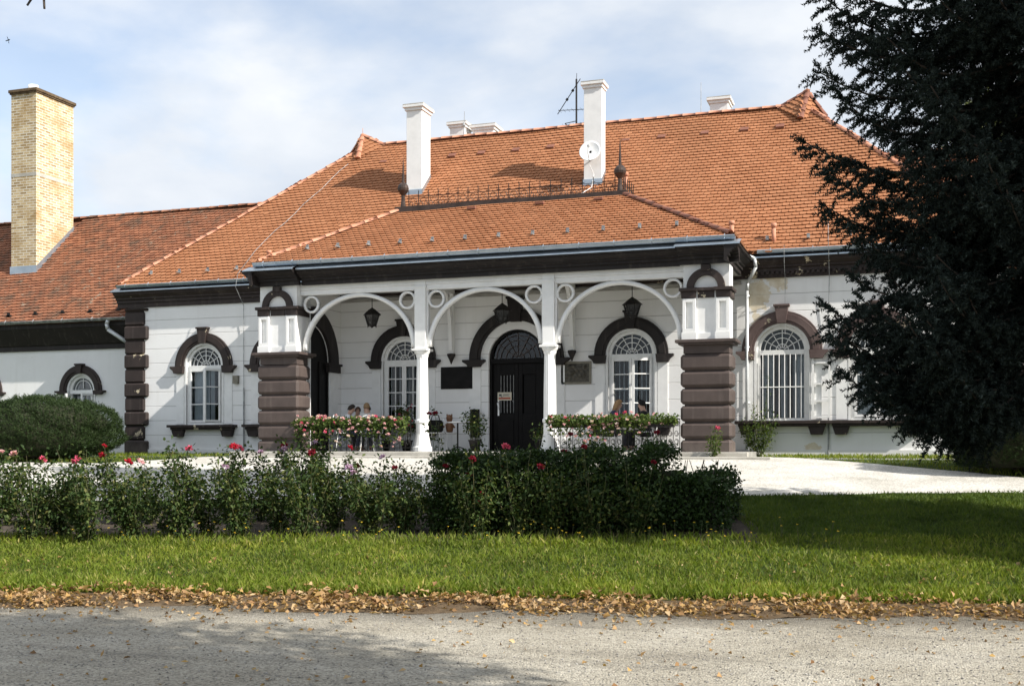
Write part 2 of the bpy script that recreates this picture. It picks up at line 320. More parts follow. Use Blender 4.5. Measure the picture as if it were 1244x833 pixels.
def leaves(P, D, Nn, ln, wd, fold=.25):      # rhombic folded leaves: base, side, tip, side
    P = np.asarray(P); D = D/np.linalg.norm(D, axis=1, keepdims=True); A = np.cross(D, Nn); A /= np.linalg.norm(A, axis=1, keepdims=True)+1e-9
    Nn = np.cross(A, D); ln = np.broadcast_to(ln, (len(P),))[:,None]; wd = np.broadcast_to(wd, (len(P),))[:,None]
    tip = P+D*ln; mid = P+D*ln*.45
    return np.stack([P, mid+A*wd*.5+Nn*wd*fold, tip, mid-A*wd*.5+Nn*wd*fold], axis=1).reshape(-1,3)

# ------------------------------------------------------------------ the setting: ground sheets
def grid(xs, ys, fn, name, m, kind='structure'):
    nx, ny = len(xs), len(ys); vs = [fn(x, y) for y in ys for x in xs]
    fs = [(j*nx+i, j*nx+i+1, (j+1)*nx+i+1, (j+1)*nx+i) for j in range(ny-1) for i in range(nx-1)]
    me = bpy.data.meshes.new(name); me.from_pydata(vs, [], fs); me.update(); return link(name, me, m, None, True, 0, kind)
def rng_steps(a, b, d): return [a+(b-a)*i/max(1, round((b-a)/d)) for i in range(max(1, round((b-a)/d))+1)]
xs = [-600,-300,-150,-80,-50]+rng_steps(-36, 22, .5)+[30,50,90,160,300,600]; ys = [-200,-80,-30]+rng_steps(-12, 40, .5)+[55,90,160,300,700,1500]
grid(xs, ys, lambda X, Y: (X, Y, gz(X, Y)-.05), 'ground', 'turf')
def wob(l, k=1.): return .10*math.sin(l*1.7+k)+.06*math.sin(l*4.3+2*k)+.03*math.sin(l*11+k*3)
def strip(name, m, ls, fa, fb, n, off, kind='structure'):
    vs = []
    for l in ls:
        a, b = fa(l), fb(l)
        for i in range(n+1):
            X, Y = cw(l, a+(b-a)*i/n); vs.append((X, Y, gz(X, Y)+off))
    fs = [(j*(n+1)+i, (j+1)*(n+1)+i, (j+1)*(n+1)+i+1, j*(n+1)+i+1) for j in range(len(ls)-1) for i in range(n)]
    me = bpy.data.meshes.new(name); me.from_pydata(vs, [], fs); me.update(); return link(name, me, m, None, True, 0, kind)
ql = lambda q, l: q-.106*l
LS = rng_steps(-15, 15, .15)
strip('road', 'road', rng_steps(-40, 40, .5), lambda l: -14., lambda l: ql(QR+.1, l)+wob(l), 36, .004)
strip('verge_soil', 'litter', LS, lambda l: ql(QR+.05, l)+wob(l), lambda l: ql(QR+1.05, l)+wob(l, 2), 10, .008)
strip('lawn', 'turf', LS, lambda l: ql(QR+.85, l)+wob(l, 2), lambda l: ql(19.1, l), 34, .012)
BED0 = lambda l: ql(15.15, l)+.5*wob(l, 5)
BEDL = [l for l in LS if l < 3.6]
strip('flower_bed_soil', 'soil', BEDL, lambda l: BED0(l), lambda l: ql(18.2, l), 14, .022)
# the pale forecourt between the beds and the house
def court_near(l): return ql(19.2, l)+.6*wob(l, 3)
def zc_at_Y(l, Y): return (Y-l*s)/c
def strip_Y(X):                      # front edge of the grass strip along the right wall
    return 24.75-max(0, (X+2.9))*.62 if X > -2.9 else 24.0
def court_far(l):
    z = zc_at_Y(l, 23.95)
    for _ in range(4):
        X, Y = cw(l, z); z = zc_at_Y(l, strip_Y(X)) if X > -2.9 else (zc_at_Y(l, 23.95) if X > -16 else zc_at_Y(l, 23.95-min(1.6, (-16-X)*.8)))
    return z+.5*wob(l, 8)
strip('forecourt', 'court', rng_steps(-16, 13, .15), court_near, court_far, 18, .018)

# ------------------------------------------------------------------ the manor house
HZ = 1.45; FL = 1.58; WY = 27.0
house = thing('manor_house', 'single-storey white manor house with orange tiled hipped roof and arcaded porch', 'house', (-9.25, WY, HZ), 0, None, True)
def arch_loop(cx, half, z0, spring, n=18, r=None):
    r = r or half
    return [(cx-half, z0), (cx+half, z0)]+[(cx+half*math.cos(math.pi*i/n), spring+r*math.sin(math.pi*i/n)) for i in range(n+1)]
def wall_panel(name, m, parent, x0, x1, z0, z1, y, holes, depth=.32):
    outer = [Vector((x0,z0,0)), Vector((x1,z0,0)), Vector((x1,z1,0)), Vector((x0,z1,0))]
    loops = [outer]+[[Vector((a,b_,0)) for a, b_ in h][::-1] for h in holes]
    flat = [p for q in loops for p in q]; tri = geometry.tessellate_polygon(loops)
    b = MB(); b.add([(p.x, y, p.y) for p in flat], [tuple(t) for t in tri])
    for h in holes:
        n = len(h); b.add([(p[0],y,p[1]) for p in h]+[(p[0],y+depth,p[1]) for p in h], [(i,(i+1)%n,(i+1)%n+n,i+n) for i in range(n)])
    return b.build(name, m, parent)
SPR = 3.93; WB = 2.30
WX = [-18.25, -15.85, -12.2, -6.15, -2.57, -.45]
DX, DH, DS = -9.1, .75, 3.90
holes = [arch_loop(x, .58, WB, SPR) for x in WX]+[arch_loop(DX, DH, FL, DS)]
X0, X1 = -20.8, 2.3
wall_panel('front_wall', 'wall', house, X0, X1, HZ-.3, 6.0, WY, holes)
b = MB(); b.box(X0, X0+.01, WY+.001, 36.6, HZ-.3, 6.0); b.box(X1-.01, X1, WY+.001, 36.6, HZ-.3, 6.0); b.box(X0, X1, 36.6, 36.7, HZ-.3, 6.0); b.build('side_wall', 'plain', house)
for a, e in ((X0-.02, -15.2), (-3.15, X1+.02)): MB().box(a, e, WY-.05, WY, HZ-.3, 1.62).build('plinth', 'plain', house)

def window(parent, cx, opts, wy=WY, half=.58, z0=WB, spring=SPR, band=.92, capz=.20, scale=1., sill=True, key=1.07, brownm='brown'):
    g_ = half-.08
    f = MB(); f.arc(cx, spring, g_, half-.003, wy+.05, wy+.15); f.box(cx-half+.003, cx-g_, wy+.05, wy+.15, z0, spring); f.box(cx+g_, cx+half-.003, wy+.05, wy+.15, z0, spring)
    f.box(cx-g_, cx+g_, wy+.05, wy+.15, z0, z0+.06); f.box(cx-g_, cx+g_, wy+.03, wy+.15, spring-.09, spring+.02)
    f.arc(cx, spring, half, half+.055, wy-.025, wy+.02); f.box(cx-half-.055, cx-half, wy-.025, wy+.02, z0, spring-.0); f.box(cx+half, cx+half+.055, wy-.025, wy+.02, z0, spring-.0)
    W_ = f.build('window', 'whitewood', parent)
    fan = MB(); 
    for r in ((.14,.28,.40) if half > .5 else (.36,)): fan.arc(cx, spring+.02, r*half/.58-.009, r*half/.58+.009, wy+.08, wy+.10)
    for a in ((30,60,90,120,150) if half > .5 else (90,)):
        t = math.radians(a); fan.obox((cx+.05*math.cos(t), wy+.09, spring+.02+.05*math.sin(t)), (cx+g_*math.cos(t), wy+.09, spring+.02+g_*math.sin(t)), .02, .018)
    fan.build('fanlight_bars', 'whitewood', W_)
    MB().prism(arch_loop(cx, g_+.005, z0+.05, spring)[:], wy+.115, wy+.12).build('pane', 'glass', W_)
    MB().prism(arch_loop(cx, half+.25, z0-.2, spring), wy+.75, wy+.76).build('dark_interior', 'dark', W_)  # near-black sheet stands in for the unlit room
    # leaves
    lw = g_; zt = spring-.09; rows = opts.get('rows', 4)
    def leaf(hx, sgn, ang):
        q = MB(); t = .028
        def pt(a, z, d=0): return (hx+sgn*a*math.cos(ang)+sgn*d*0, wy+.04-a*math.sin(ang)-d, z)
        def bar(a0, z0_, a1, z1_, wd): q.obox(pt(a0,z0_), pt(a1,z1_), wd, .035)
        for a in (.03, lw-.03): q.obox(pt(a, z0+.07), pt(a, zt), .055, .04)
        for z in (z0+.10, zt-.03): bar(0.03, z, lw-.03, z, .055) if False else q.obox(pt(.03,z), pt(lw-.03,z), .035, .06)
        for k in range(1, rows): z = z0+.10+(zt-.13-z0)*k/rows; q.obox(pt(.03,z), pt(lw-.03,z), .028, .026)
        if opts.get('mull'): q.obox(pt(lw/2, z0+.1), pt(lw/2, zt), .02, .025)
        lf = q.build('casement', 'whitewood', W_)
        return lf
    if not opts.get('noleaf'):
        leaf(cx-g_, 1, opts.get('lo', 0)); leaf(cx+g_, -1, opts.get('ro', 0))
    if opts.get('curtain') is not None:
        for x0_, x1_ in opts['curtain']:
            n = 40; vs = []; 
            for i in range(n+1):
                x = cx+g_*(x0_+(x1_-x0_)*i/n); y = wy+.24+.022*math.sin(i*1.3+cx)+.012*math.sin(i*2.9)
                vs += [(x,y,z0+.08),(x,y,spring-.02)]
            MB().add(vs, [(2*i,2*i+2,2*i+3,2*i+1) for i in range(n)]).build('curtain', 'curtain', W_, True)
    if opts.get('bars'):
        q = MB(); n = opts['bars']
        for i in range(n): x = cx-g_+2*g_*(i+.5)/n; q.tube((x, wy+opts.get('bary', .0), z0+.06), (x, wy+opts.get('bary', .0), zt+.0), .011, n=6)
        q.tube((cx-g_, wy+opts.get('bary', 0), z0+.78), (cx+g_, wy+opts.get('bary', 0), z0+.78), .014, n=6)
        q.build('security_bars', opts.get('barm', 'white'), W_)
    if opts.get('flat'):            # right leaf swung right back against the wall
        q = MB(); a, e = cx+half+.10, cx+half+.10+lw*.82; y0, y1 = wy-.085, wy-.05
        q.box(a, a+.05, y0, y1, z0+.05, zt+.05); q.box(e-.05, e, y0, y1, z0+.05, zt+.05)
        for z in (z0+.05, z0+.42, z0+.82, zt-.24, zt): q.box(a+.05, e-.05, y0+.002, y1-.002, z, z+.045)
        q.build('casement', 'whitewood', W_)
    # painted surround
    q = MB(); q.arc(cx, spring, half+.056, band, wy-.075, wy); q.arc(cx, spring, half+.12, band-.06, wy-.10, wy-.07); 
    q.build('arch_surround', brownm, W_, False, .008)
    q = MB(); tk = .10*scale; q.prism([(cx-tk, spring+half+.05), (cx+tk, spring+half+.05), (cx+tk*1.55, spring+key-.05), (cx-tk*1.55, spring+key-.05)], wy-.15, wy-.001)
    q.box(cx-tk*1.85, cx+tk*1.85, wy-.17, wy-.001, spring+key-.05, spring+key); q.build('keystone', brownm, W_, False, .006)
    for sg in (-1, 1):
        q = MB(); a, e = half+.056, band+.02
        xx = lambda v: cx+sg*v
        pr = [(xx(a-.0), spring-capz), (xx(e-.02), spring-capz), (xx(e+.02), spring-capz*.6), (xx(e+.11), spring-.05), (xx(e+.11), spring-.002), (xx(a-.02), spring-.002)]
        q.prism(pr if sg > 0 else pr[::-1], wy-.13, wy-.001); q.build('impost', brownm, W_, False, .005)
        if sill: MB().box(min(xx(a+.02), xx(band-.02)), max(xx(a+.02), xx(band-.02)), wy-.022, wy, z0+.02, spring-capz-.004).build('jamb_panel', 'white', W_)
    if sill:
        q = MB(); q.box(cx-1.06, cx+1.06, wy-.26, wy+.05, z0-.075, z0-.003); q.box(cx-.99, cx+.99, wy-.19, wy-.001, z0-.14, z0-.076)
        for sg in (-1, 1):
            pr = [(cx+sg*.98, z0-.141), (cx+sg*.60, z0-.141), (cx+sg*.66, z0-.33), (cx+sg*.92, z0-.33)]
            q.prism(pr if sg < 0 else pr[::-1], wy-.15, wy-.001)
        q.build('sill', 'brown' if brownm == 'faded' else brownm, W_, False, .006)
    return W_
window(house, WX[0], dict(rows=3, lo=.0, ro=1.05, curtain=[(-.98,.02),(.1,.35)]))
window(house, WX[1], dict(rows=3, curtain=[(-.9,.9)]))
window(house, WX[2], dict(rows=4, mull=True, curtain=[(-.3,.1),(.6,.95)], bars=8, bary=.19, barm='steel'), brownm='brownclean')
window(house, WX[3], dict(rows=4, mull=False, ro=.5, curtain=[(-.2,.15)], bars=9, bary=.19, barm='white'), brownm='brownclean')
window(house, WX[4], dict(noleaf=True, bars=8, bary=-.02, flat=True, curtain=[(-.95,-.45),(-.1,.2),(.5,.95)]), brownm='faded')
window(house, WX[5], dict(rows=3, curtain=[(-.9,.9)]), brownm='faded')

# front door
d = MB(); d.arc(DX, DS, DH-.07, DH-.003, WY+.08, WY+.22); d.box(DX-DH+.003, DX-DH+.07, WY+.08, WY+.22, FL, DS); d.box(DX+DH-.07, DX+DH-.003, WY+.08, WY+.22, FL, DS); d.box(DX-DH+.07, DX+DH-.07, WY+.07, WY+.22, DS-.10, DS+.02)
door = d.build('front_door', 'doorwood', house, False, .006)
for sg in (-1, 1):
    q = MB(); a0, a1 = (DX-.68, DX-.003) if sg < 0 else (DX+.003, DX+.68)
    y = WY+.15; ga, gb = (a0+.21, a1-.11) if sg < 0 else (a0+.11, a1-.21)
    q.box(a0, ga, y, y+.06, FL+.02, DS-.1); q.box(gb, a1, y, y+.06, FL+.02, DS-.1); q.box(ga, gb, y, y+.06, FL+.02, FL+.95); q.box(ga, gb, y, y+.06, 3.52, DS-.1)
    q.box(a0+.12, a1-.12, y-.015, y, FL+.18, FL+.78); q.box(ga+.02, gb-.02, y+.04, y+.05, FL+.95, 3.52)
    q.build('door_leaf', 'doorwood', door, False, .006)
    if sg < 0:
        q = MB()
        for i in range(5): x = ga+.01+(gb-ga-.02)*i/4; q.tube((x, y-.01, FL+.97), (x, y-.01, 3.50), .009, n=6)
        for z in (2.95,): q.tube((ga+.02, y-.02, z), (ga+.05, y-.02, z), .02, n=6); q.tube((gb-.03, y-.02, z-.1), (gb, y-.02, z-.1), .02, n=6)
        q.build('door_grille', 'zincold', door)
        q = MB(); q.path([(a0+.15, y-.01, FL+1.25), (a0+.14, y-.07, FL+1.22), (a0+.17, y-.08, FL+1.12), (a0+.20, y-.07, FL+1.0), (a0+.19, y-.01, FL+.95)], .012, 8); q.box(a0+.13, a0+.17, y-.006, y-.001, FL+.9, FL+1.3); q.build('door_handle', 'steel', door)
q = MB()
for r in (.16,.32,.46,.58): q.arc(DX, DS+.02, r-.006, r+.006, WY+.13, WY+.145)
for a in (35,62,90,118,145):
    t = math.radians(a); q.obox((DX+.05*math.cos(t), WY+.138, DS+.02+.05*math.sin(t)), (DX+.67*math.cos(t), WY+.138, DS+.02+.67*math.sin(t)), .012, .014)
q.build('fanlight_bars', 'copper', door)
MB().prism(arch_loop(DX, DH-.07, DS, DS), WY+.16, WY+.165).build('pane', 'glass', door)
MB().prism(arch_loop(DX, DH+.1, FL, DS), WY+.6, WY+.61).build('dark_interior', 'dark', door)  # black backing coloured as the unlit hall behind the door
q = MB(); q.arc(DX, DS, .96, 1.25, WY-.09, WY, n=28); q.arc(DX, DS, 1.02, 1.19, WY-.12, WY-.085, n=28); q.build('arch_surround', 'brownclean', door, False, .008)
q = MB(); q.prism([(DX-.14, DS+.93), (DX+.14, DS+.93), (DX+.20, DS+1.5), (DX-.20, DS+1.5)], WY-.16, WY-.001); q.box(DX-.23, DX+.23, WY-.18, WY-.001, DS+1.5, DS+1.56); q.build('keystone', 'brownclean', door, False, .006)
for sg in (-1, 1):
    xx = lambda v: DX+sg*v
    pr = [(xx(.95), DS-.18), (xx(1.27), DS-.18), (xx(1.30), DS-.12), (xx(1.42), DS-.05), (xx(1.42), DS-.002), (xx(.82), DS-.002), (xx(.82), DS-.05), (xx(.92), DS-.12)]
    MB().prism(pr if sg > 0 else pr[::-1], WY-.14, WY-.001).build('impost', 'brownclean', door, False, .005)
    MB().box(min(xx(.95), xx(1.27)), max(xx(.95), xx(1.27)), WY-.03, WY, FL, DS-.185).build('jamb_panel', 'white', door)

# corner quoins
q = MB()
k = 0; z = HZ+.02
while z < 5.6:
    wd = .78 if k % 2 == 0 else .66
    h = .405
    q.pillow(X0-.06, X0-.06+wd, WY-.07-(.03 if k % 2 == 0 else 0), WY+.6, z+.012, min(z+h, 5.62)-.012, .035); z += h; k += 1
q.box(X0-.03, X0+.56, WY-.03, WY+.5, HZ, 5.62)
q.build('corner_quoins', 'brown', house)

# main cornice, eaves gutter
def cornice_prof(yw, zb, zt, out):
    H = zt-zb
    p = [(0,0),(.06,0),(.06,.28),(.11,.30),(.11,.46),(.17,.52),(.17,.60),(.30,.80),(.30,.86),(.36,.90),(.36,1.)]
    return [(yw-a*out/.36, zb+bz*H) for a, bz in p]+[(yw+.02, zt), (yw+.02, zb)]
def gutter(b, x0, x1, y, z, r=.075):
    n = 8; out = [(y-r*math.cos(math.pi*i/n), z-r*math.sin(math.pi*i/n)) for i in range(n+1)]
    inn = [(y+(r-.012)*math.cos(math.pi*i/n), z-(r-.012)*math.sin(math.pi*i/n)) for i in range(n+1)]
    b.sweepx(out+inn, x0, x1); b.tube((x0, y-r, z), (x1, y-r, z), .014, n=6)
def straps(b, x0, x1, y, z, step, r=.075, ya=None, za=None):
    x = x0+.3
    while x < x1-.1:
        n = 6; pts = [(x, y-(r+.008)*math.cos(math.pi*i/n*.75), z-(r+.008)*math.sin(math.pi*i/n*.75)) for i in range(n+1)]
        for i in range(n): b.obox(pts[i], pts[i+1], .028, .008) if False else b.tube(pts[i], pts[i+1], .012, n=5)
        b.tube((x, y-r, z+.01), (x, y-r*.2, z+.05), .01, n=5)
        x += step*random.uniform(.93, 1.07)
CZ = 6.08
MB().sweepx(cornice_prof(WY-.001, 5.63, CZ, .30), X0-.30, X1+.30).build('main_cornice', 'brown', house)
q = MB(); x = -3.15
while x < X1+.1: q.box(x, x+.06, WY-.125, WY-.06, 5.70, 5.765); x += .115
q.build('dentil_row', 'brown', house)
q = MB(); q.add([(X0-.34, WY-.33, CZ+.008), (X1+.34, WY-.33, CZ+.008), (X1+.34, WY-.12, CZ+.10), (X0-.34, WY-.12, CZ+.10)], [(0,1,2,3)]); q.box(X0-.34, X1+.34, WY-.332, WY-.32, CZ-.02, CZ+.012); q.build('eaves_flashing', 'zinc', house)
for a, e, st_ in ((X0-.12, -15.3, .78), (-3.1, X1+.2, .95)):
    q = MB(); gutter(q, a, e, WY-.29, CZ+.15); g_ = q.build('eaves_gutter', 'zinc', house); q = MB(); straps(q, a, e, WY-.29, CZ+.15, st_); q.build('gutter_straps', 'zinc', g_)

# roofs from single rounded tiles
TW, TR = .172, .146
def tile_plane(bl, br, tl, tr, name, m, parent, keep=None, base=True):
    bl, br, tl, tr = map(Vector, (bl, br, tl, tr)); u = (br-bl).normalized(); up = ((tl+tr)/2-(bl+br)/2); v = up-u*up.dot(u); Hh = v.length; v.normalize(); nrm = u.cross(v)
    if nrm.z < 0: nrm = -nrm
    Lx = lambda t: bl+(tl-bl)*t; Rx = lambda t: br+(tr-br)*t
    V = []; nrow = int(Hh/TR)
    arcp = [(-.5, .16), (-.36, .045), (-.16, 0), (.16, 0), (.36, .045), (.5, .16)]
    for k in range(-0, nrow+1):
        t = min(1, (k+.35)*TR/Hh); a = (Lx(t)-bl).dot(u); e = (Rx(t)-bl).dot(u); 
        i0 = int(math.floor(a/TW))-1; sag = random.uniform(-.004, .004)
        for i in range(i0, int(e/TW)+2):
            cxu = (i+.5*(k % 2)+.25)*TW
            if cxu < a-.02 or cxu > e+.02: continue
            p = bl+u*cxu+v*(k*TR)
            if keep and not keep(p): continue
            p = p+nrm*(.016*math.sin(cxu*.75+2+k*.05)+.010*math.sin(cxu*1.9+k*.21)); jz = random.uniform(-.003, .005); jv = random.uniform(-.007, .007)+sag-(.045 if random.random() < .006 else 0); wd = TW-.008
            top = [(w_*wd, TR*1.12, .000) for w_ in (.5, -.5)]
            low = [(ax*wd, ay*TR+jv, (.027+jz)) for ax, ay in arcp]
            V += [p+u*x_+v*y_+nrm*z_ for x_, y_, z_ in low]+[p+u*x_+v*y_+nrm*z_ for x_, y_, z_ in top]+[p+u*x_+v*(y_+.004)-nrm*.004 for x_, y_, z_ in low]
    n = len(V)//14; me = bpy.data.meshes.new(name)
    fs = []
    for j in range(n):
        o = j*14; fs.append(tuple(range(o, o+8)))
        for q_ in range(5): fs.append((o+q_+1, o+q_, o+8+q_, o+9+q_))
    vs = [tuple(p) for p in V]
    if base:
        o = len(vs); vs += [tuple(p-nrm*.05) for p in (bl, br, tr, tl)]; fs.append((o, o+1, o+2, o+3))
    me.from_pydata(vs, [], fs); me.update(); return link(name, me, m, parent)
def ridge_line(b, p0, p1, r=.085, seg=.36, lift=.0):
    p0, p1 = Vector(p0), Vector(p1); n = max(1, round((p1-p0).length/seg)); d = (p1-p0)/n; a = Vector((d.y, -d.x, 0)).normalized(); up = a.cross(d).normalized(); up = up if up.z > 0 else -up
    for i in range(n):
        vs = []
        j = random.uniform(-.008, .008)
        for p, rr in ((p0+d*i, r*1.1), (p0+d*(i+1.06), r*.93)):
            for k in range(9):
                t = math.pi*k/8; vs.append(p+a*(rr*math.cos(t))+up*(rr*.85*math.sin(t)-.015+lift+j))
        o = [(k, k+1, k+10, k+9) for k in range(8)]+[tuple(range(9)), tuple(range(17, 8, -1))]
        b.add(vs, o)
RZ, RY = 10.93, 31.6; EY, EZ = WY-.34, 6.20
eL, eR = (X0-.14, EY, EZ), (X1+.14, EY, EZ); rL, rR = (-15.6, RY, RZ), (-2.4, RY, RZ)
bY = 2*RY-EY; SL = (RZ-EZ)/(RY-EY)
roofz = lambda Y: EZ+SL*(Y-EY)
PX0, PX1, PEY, PEZ, PRY, PRZ = -15.15, -3.3, 24.42, 6.17, 27.1, 7.88
PRX0, PRX1 = -12.3, -6.4
def not_under_porch(p):
    if p.z > PRZ-.05 : return True
    t = (p.z-PEZ)/(PRZ-PEZ); return not (PX0+(PRX0-PX0)*t+.12 < p.x < PX1+(PRX1-PX1)*t-.12)
roof = tile_plane(eL, eR, rL, rR, 'main_roof', 'tile', house, not_under_porch)
tile_plane((X0-.14, bY, EZ), eL, rL, rL, 'hip_slope', 'tile', roof)
tile_plane(eR, (X1+.14, bY, EZ), rR, rR, 'hip_slope', 'tile', roof)
MB().add([(X0-.14,bY,EZ),(X1+.14,bY,EZ),rR,rL], [(0,1,2,3)]).build('rear_slope', 'tile', roof)
q = MB(); ridge_line(q, (rL[0]+.4,RY,RZ+.03), (rR[0]-.4,RY,RZ+.03)); q.build('ridge_tiles', 'ridge', roof, True)
q = MB(); ridge_line(q, (eL[0]+.1,eL[1]+.1,eL[2]+.1), (rL[0],rL[1],rL[2])); q.build('hip_tiles', 'ridge', roof, True)
q = MB(); ridge_line(q, (eR[0]-.1,eR[1]+.1,eR[2]+.1), (rR[0],rR[1],rR[2])); q.build('hip_tiles', 'ridge', roof, True)
for sx, xr in ((1, rL[0]), (-1, rR[0])):
    pk = Vector((xr-sx*.06, RY, RZ+.37)); A = Vector((xr-sx*.55, RY-.0, RZ-.45)); fr = Vector((xr+sx*.06, RY-.62, RZ-.52)); bk = Vector((fr.x, 2*RY-fr.y, fr.z)); rt = Vector((xr+sx*.72, RY, RZ-.02))
    q = MB(); q.add([pk, A, fr, bk, rt], [(0,2,1),(0,4,2),(0,3,4),(0,1,3)]); g_ = q.build('ridge_gablet', 'tile', roof); tile_plane(*((A, fr) if sx > 0 else (fr, A)), pk, pk, 'gablet_tiles', 'tile', roof, base=False); tile_plane(*((fr, rt) if sx > 0 else (rt, fr)), pk, pk, 'gablet_tiles', 'tile', roof, base=False)
    q = MB(); ridge_line(q, fr+Vector((sx*.02,0,.02)), pk, .085, .3); ridge_line(q, rt, pk, .085, .3); ridge_line(q, A+Vector((-sx*.0,0,.1)), pk, .085, .3); q.tube(pk, pk+Vector((0,0,.22)), .008, n=5); q.build('gablet_ridge_tiles', 'ridge' if sx > 0 else 'ridgedark', roof, True)
# little fittings on the slopes
q = MB()
for x in np.arange(-14.6, -1.9, 1.06):
    if any(abs(x-e) < .4 for e in (-12.95, -7.7)): continue
    for Y_ in (30.75,):
        q = MB(); p = Vector((x+random.uniform(-.1,.1), Y_, roofz(Y_)+.03)); q.add([p+Vector((-.11,0,.045)), p+Vector((.11,0,.045)), p+Vector((.11,.16,.16)), p+Vector((-.11,.16,.16)), p+Vector((-.11,.02,0)), p+Vector((.11,.02,0))], [(0,1,2,3),(4,5,1,0),(1,5,2),(0,3,4)]); q.build('roof_vent', 'ridgedark', roof)
q = MB()
def guard(par, p): MB().box(p.x-.035, p.x+.035, p.y-.01, p.y+.012, p.z, p.z+.11).box(p.x-.02, p.x+.02, p.y-.1, p.y+.2, p.z-.0, p.z+.035).build('snow_guard', 'zincold', par)
for x in np.arange(-20., -15.4, .93): guard(roof, Vector((x, 27.0, roofz(27.)+.03)))
for x in np.arange(-2.9, 2, .93): guard(roof, Vector((x, 26.95, roofz(26.95)+.03)))
q = MB()
for x, Y_ in ((-2.75, 26.95), (-6.75, 29.0)): MB().tube((x, Y_, roofz(Y_)-.1), (x, Y_, roofz(Y_)+.32), .05, n=10).tube((x, Y_, roofz(Y_)+.32), (x, Y_, roofz(Y_)+.42), .068, n=10).build('vent_pipe', 'ridge', roof, True)

# portico -------------------------------------------------------------
b = MB(); b.box(-15.55, -3.1, 24.30, WY-.002, HZ-.3, FL); b.build('terrace', 'floor', house)
b = MB(); b.box(-15.6, -3.0, 24.12, 24.298, HZ-.3, FL-.004); b.box(-15.3, -2.5, 23.80, 24.118, HZ-.3, FL-.10); b.build('terrace_steps', 'stone', house, False, .015)
for nm, xa, xb in (('l', -15.16, -14.0), ('r', -4.53, -3.41)):
    y0, y1 = 24.68, 25.34; q = MB(); z = FL-.10
    q.box(xa+.085, xb-.085, y0+.085, y1-.085, HZ-.2, 3.7)
    for k in range(6): q.pillow(xa, xb, y0, y1, z+.016, z+.375-.016, .055); z += .375
    q.box(xa+.06, xb-.06, y0+.06, y1-.06, z, z+.19)
    q.box(xa-.04, xb+.04, y0-.04, y1+.04, z+.19, z+.235); q.box(xa-.10, xb+.10, y0-.10, y1+.10, z+.235, z+.30)
    pier = q.build('portico_pier', 'pier', house, False, .006); zt = z+.30
    q = MB(); q.box(xa+.06, xb-.06, y0+.06, y1-.04, zt, 5.70)
    for a, e in ((xa+.05, xa+.34), (xb-.34, xb-.05)):       # pilasters with sunk panels
        q.box(a, a+.07, y0+.0, y0+.06, zt+.16, 4.93); q.box(e-.07, e, y0+.0, y0+.06, zt+.16, 4.93); q.box(a+.07, e-.07, y0, y0+.06, 4.85, 4.93); q.box(a+.07, e-.07, y0, y0+.06, zt+.16, zt+.24)
        q.box(a-.02, e+.02, y0-.02, y0+.06, zt, zt+.158)
    q.box(xa+.36, xb-.36, y0+.03, y0+.06, zt, zt+.15)
    q.build('pier_top', 'white', pier, False, .005)
    q = MB(); cxp = (xa+xb)/2
    for a, e, o in ((xa-.02, xa+.38, .0), (xb-.38, xb+.02, .0), (xa+.38, xb-.38, .035)):
        q.box(a, e, y0-.06+o, y1-.02, 5.09, 5.16); q.box(a+(.04 if o == 0 else 0), e-(.04 if o == 0 else 0), y0-.01+o, y1-.03, 4.94, 5.088)
    q.arc(cxp, 5.162, .26, .42, y0-.03, y0+.06); q.box(cxp-.10, cxp+.10, y0-.06, y0+.06, 5.52, 5.655)
    q.build('pier_ledge', 'brown', pier, False, .006)
# slender cast columns
for xc in (-10.81, -7.61):
    yc = 25.0; q = MB()
    q.lathe(xc, yc, [(.235, FL), (.235, FL+.10), (.205, FL+.13), (.175, FL+.30), (.150, FL+.42), (.150, FL+.66), (.175, FL+.69), (.175, FL+.74), (.155, FL+.77)], 16)
    q.lathe(xc, yc, [(.150, FL+.76), (.146, FL+1.4), (.132, FL+2.2), (.135, FL+2.24)], 32, .07)
    q.lathe(xc, yc, [(.135, FL+2.24), (.15, FL+2.28), (.15, FL+2.31), (.19, FL+2.37), (.19, FL+2.40)], 16)
    q.box(xc-.20, xc+.20, yc-.20, yc+.20, FL+2.40, FL+2.455)
    q.box(xc-.14, xc+.14, yc-.14, yc+.14, FL+2.455, 5.69); q.box(xc-.155, xc+.155, yc-.155, yc+.155, 5.48, 5.53)
    for sg in (-1, 1): q.box(xc+sg*.16-.02, xc+sg*.16+.02, yc-.06, yc+.06, FL+2.455, 5.47)
    q.build('portico_column', 'white', house, False, .006)
q = MB(); q.box(-14.06, -4.47, 24.885, 25.115, 5.56, 5.70); q.box(-14.06, -4.47, 24.91, 25.09, 5.44, 5.558); q.build('portico_beam', 'white', house, False, .01)
for a, e in ((-14.0, -10.97), (-10.65, -7.77), (-7.45, -4.53)):
    q = MB(); hw = (e-a)/2; cx_ = (a+e)/2; rz = 1.36
    q.arc(cx_, 4.08, 1., 1.-.10/hw, 24.93, 25.07, n=36, sx=hw, sz=rz)
    for sg in (-1, 1): q.arc(cx_+sg*(hw-.215), 5.215, .165, .215, 24.95, 25.05, 0, 2*math.pi, 28)
    q.build('arch_bracket', 'white', house, True)
b = MB(); b.box(-15.0, -3.5, 24.9, WY-.003, 5.702, 5.74); b.build('portico_ceiling', 'ceil', house)
MB().box(-14.0, -3.5, WY-.10, WY-.004, 5.50, 5.58).build('ceiling_moulding', 'ceil', house)
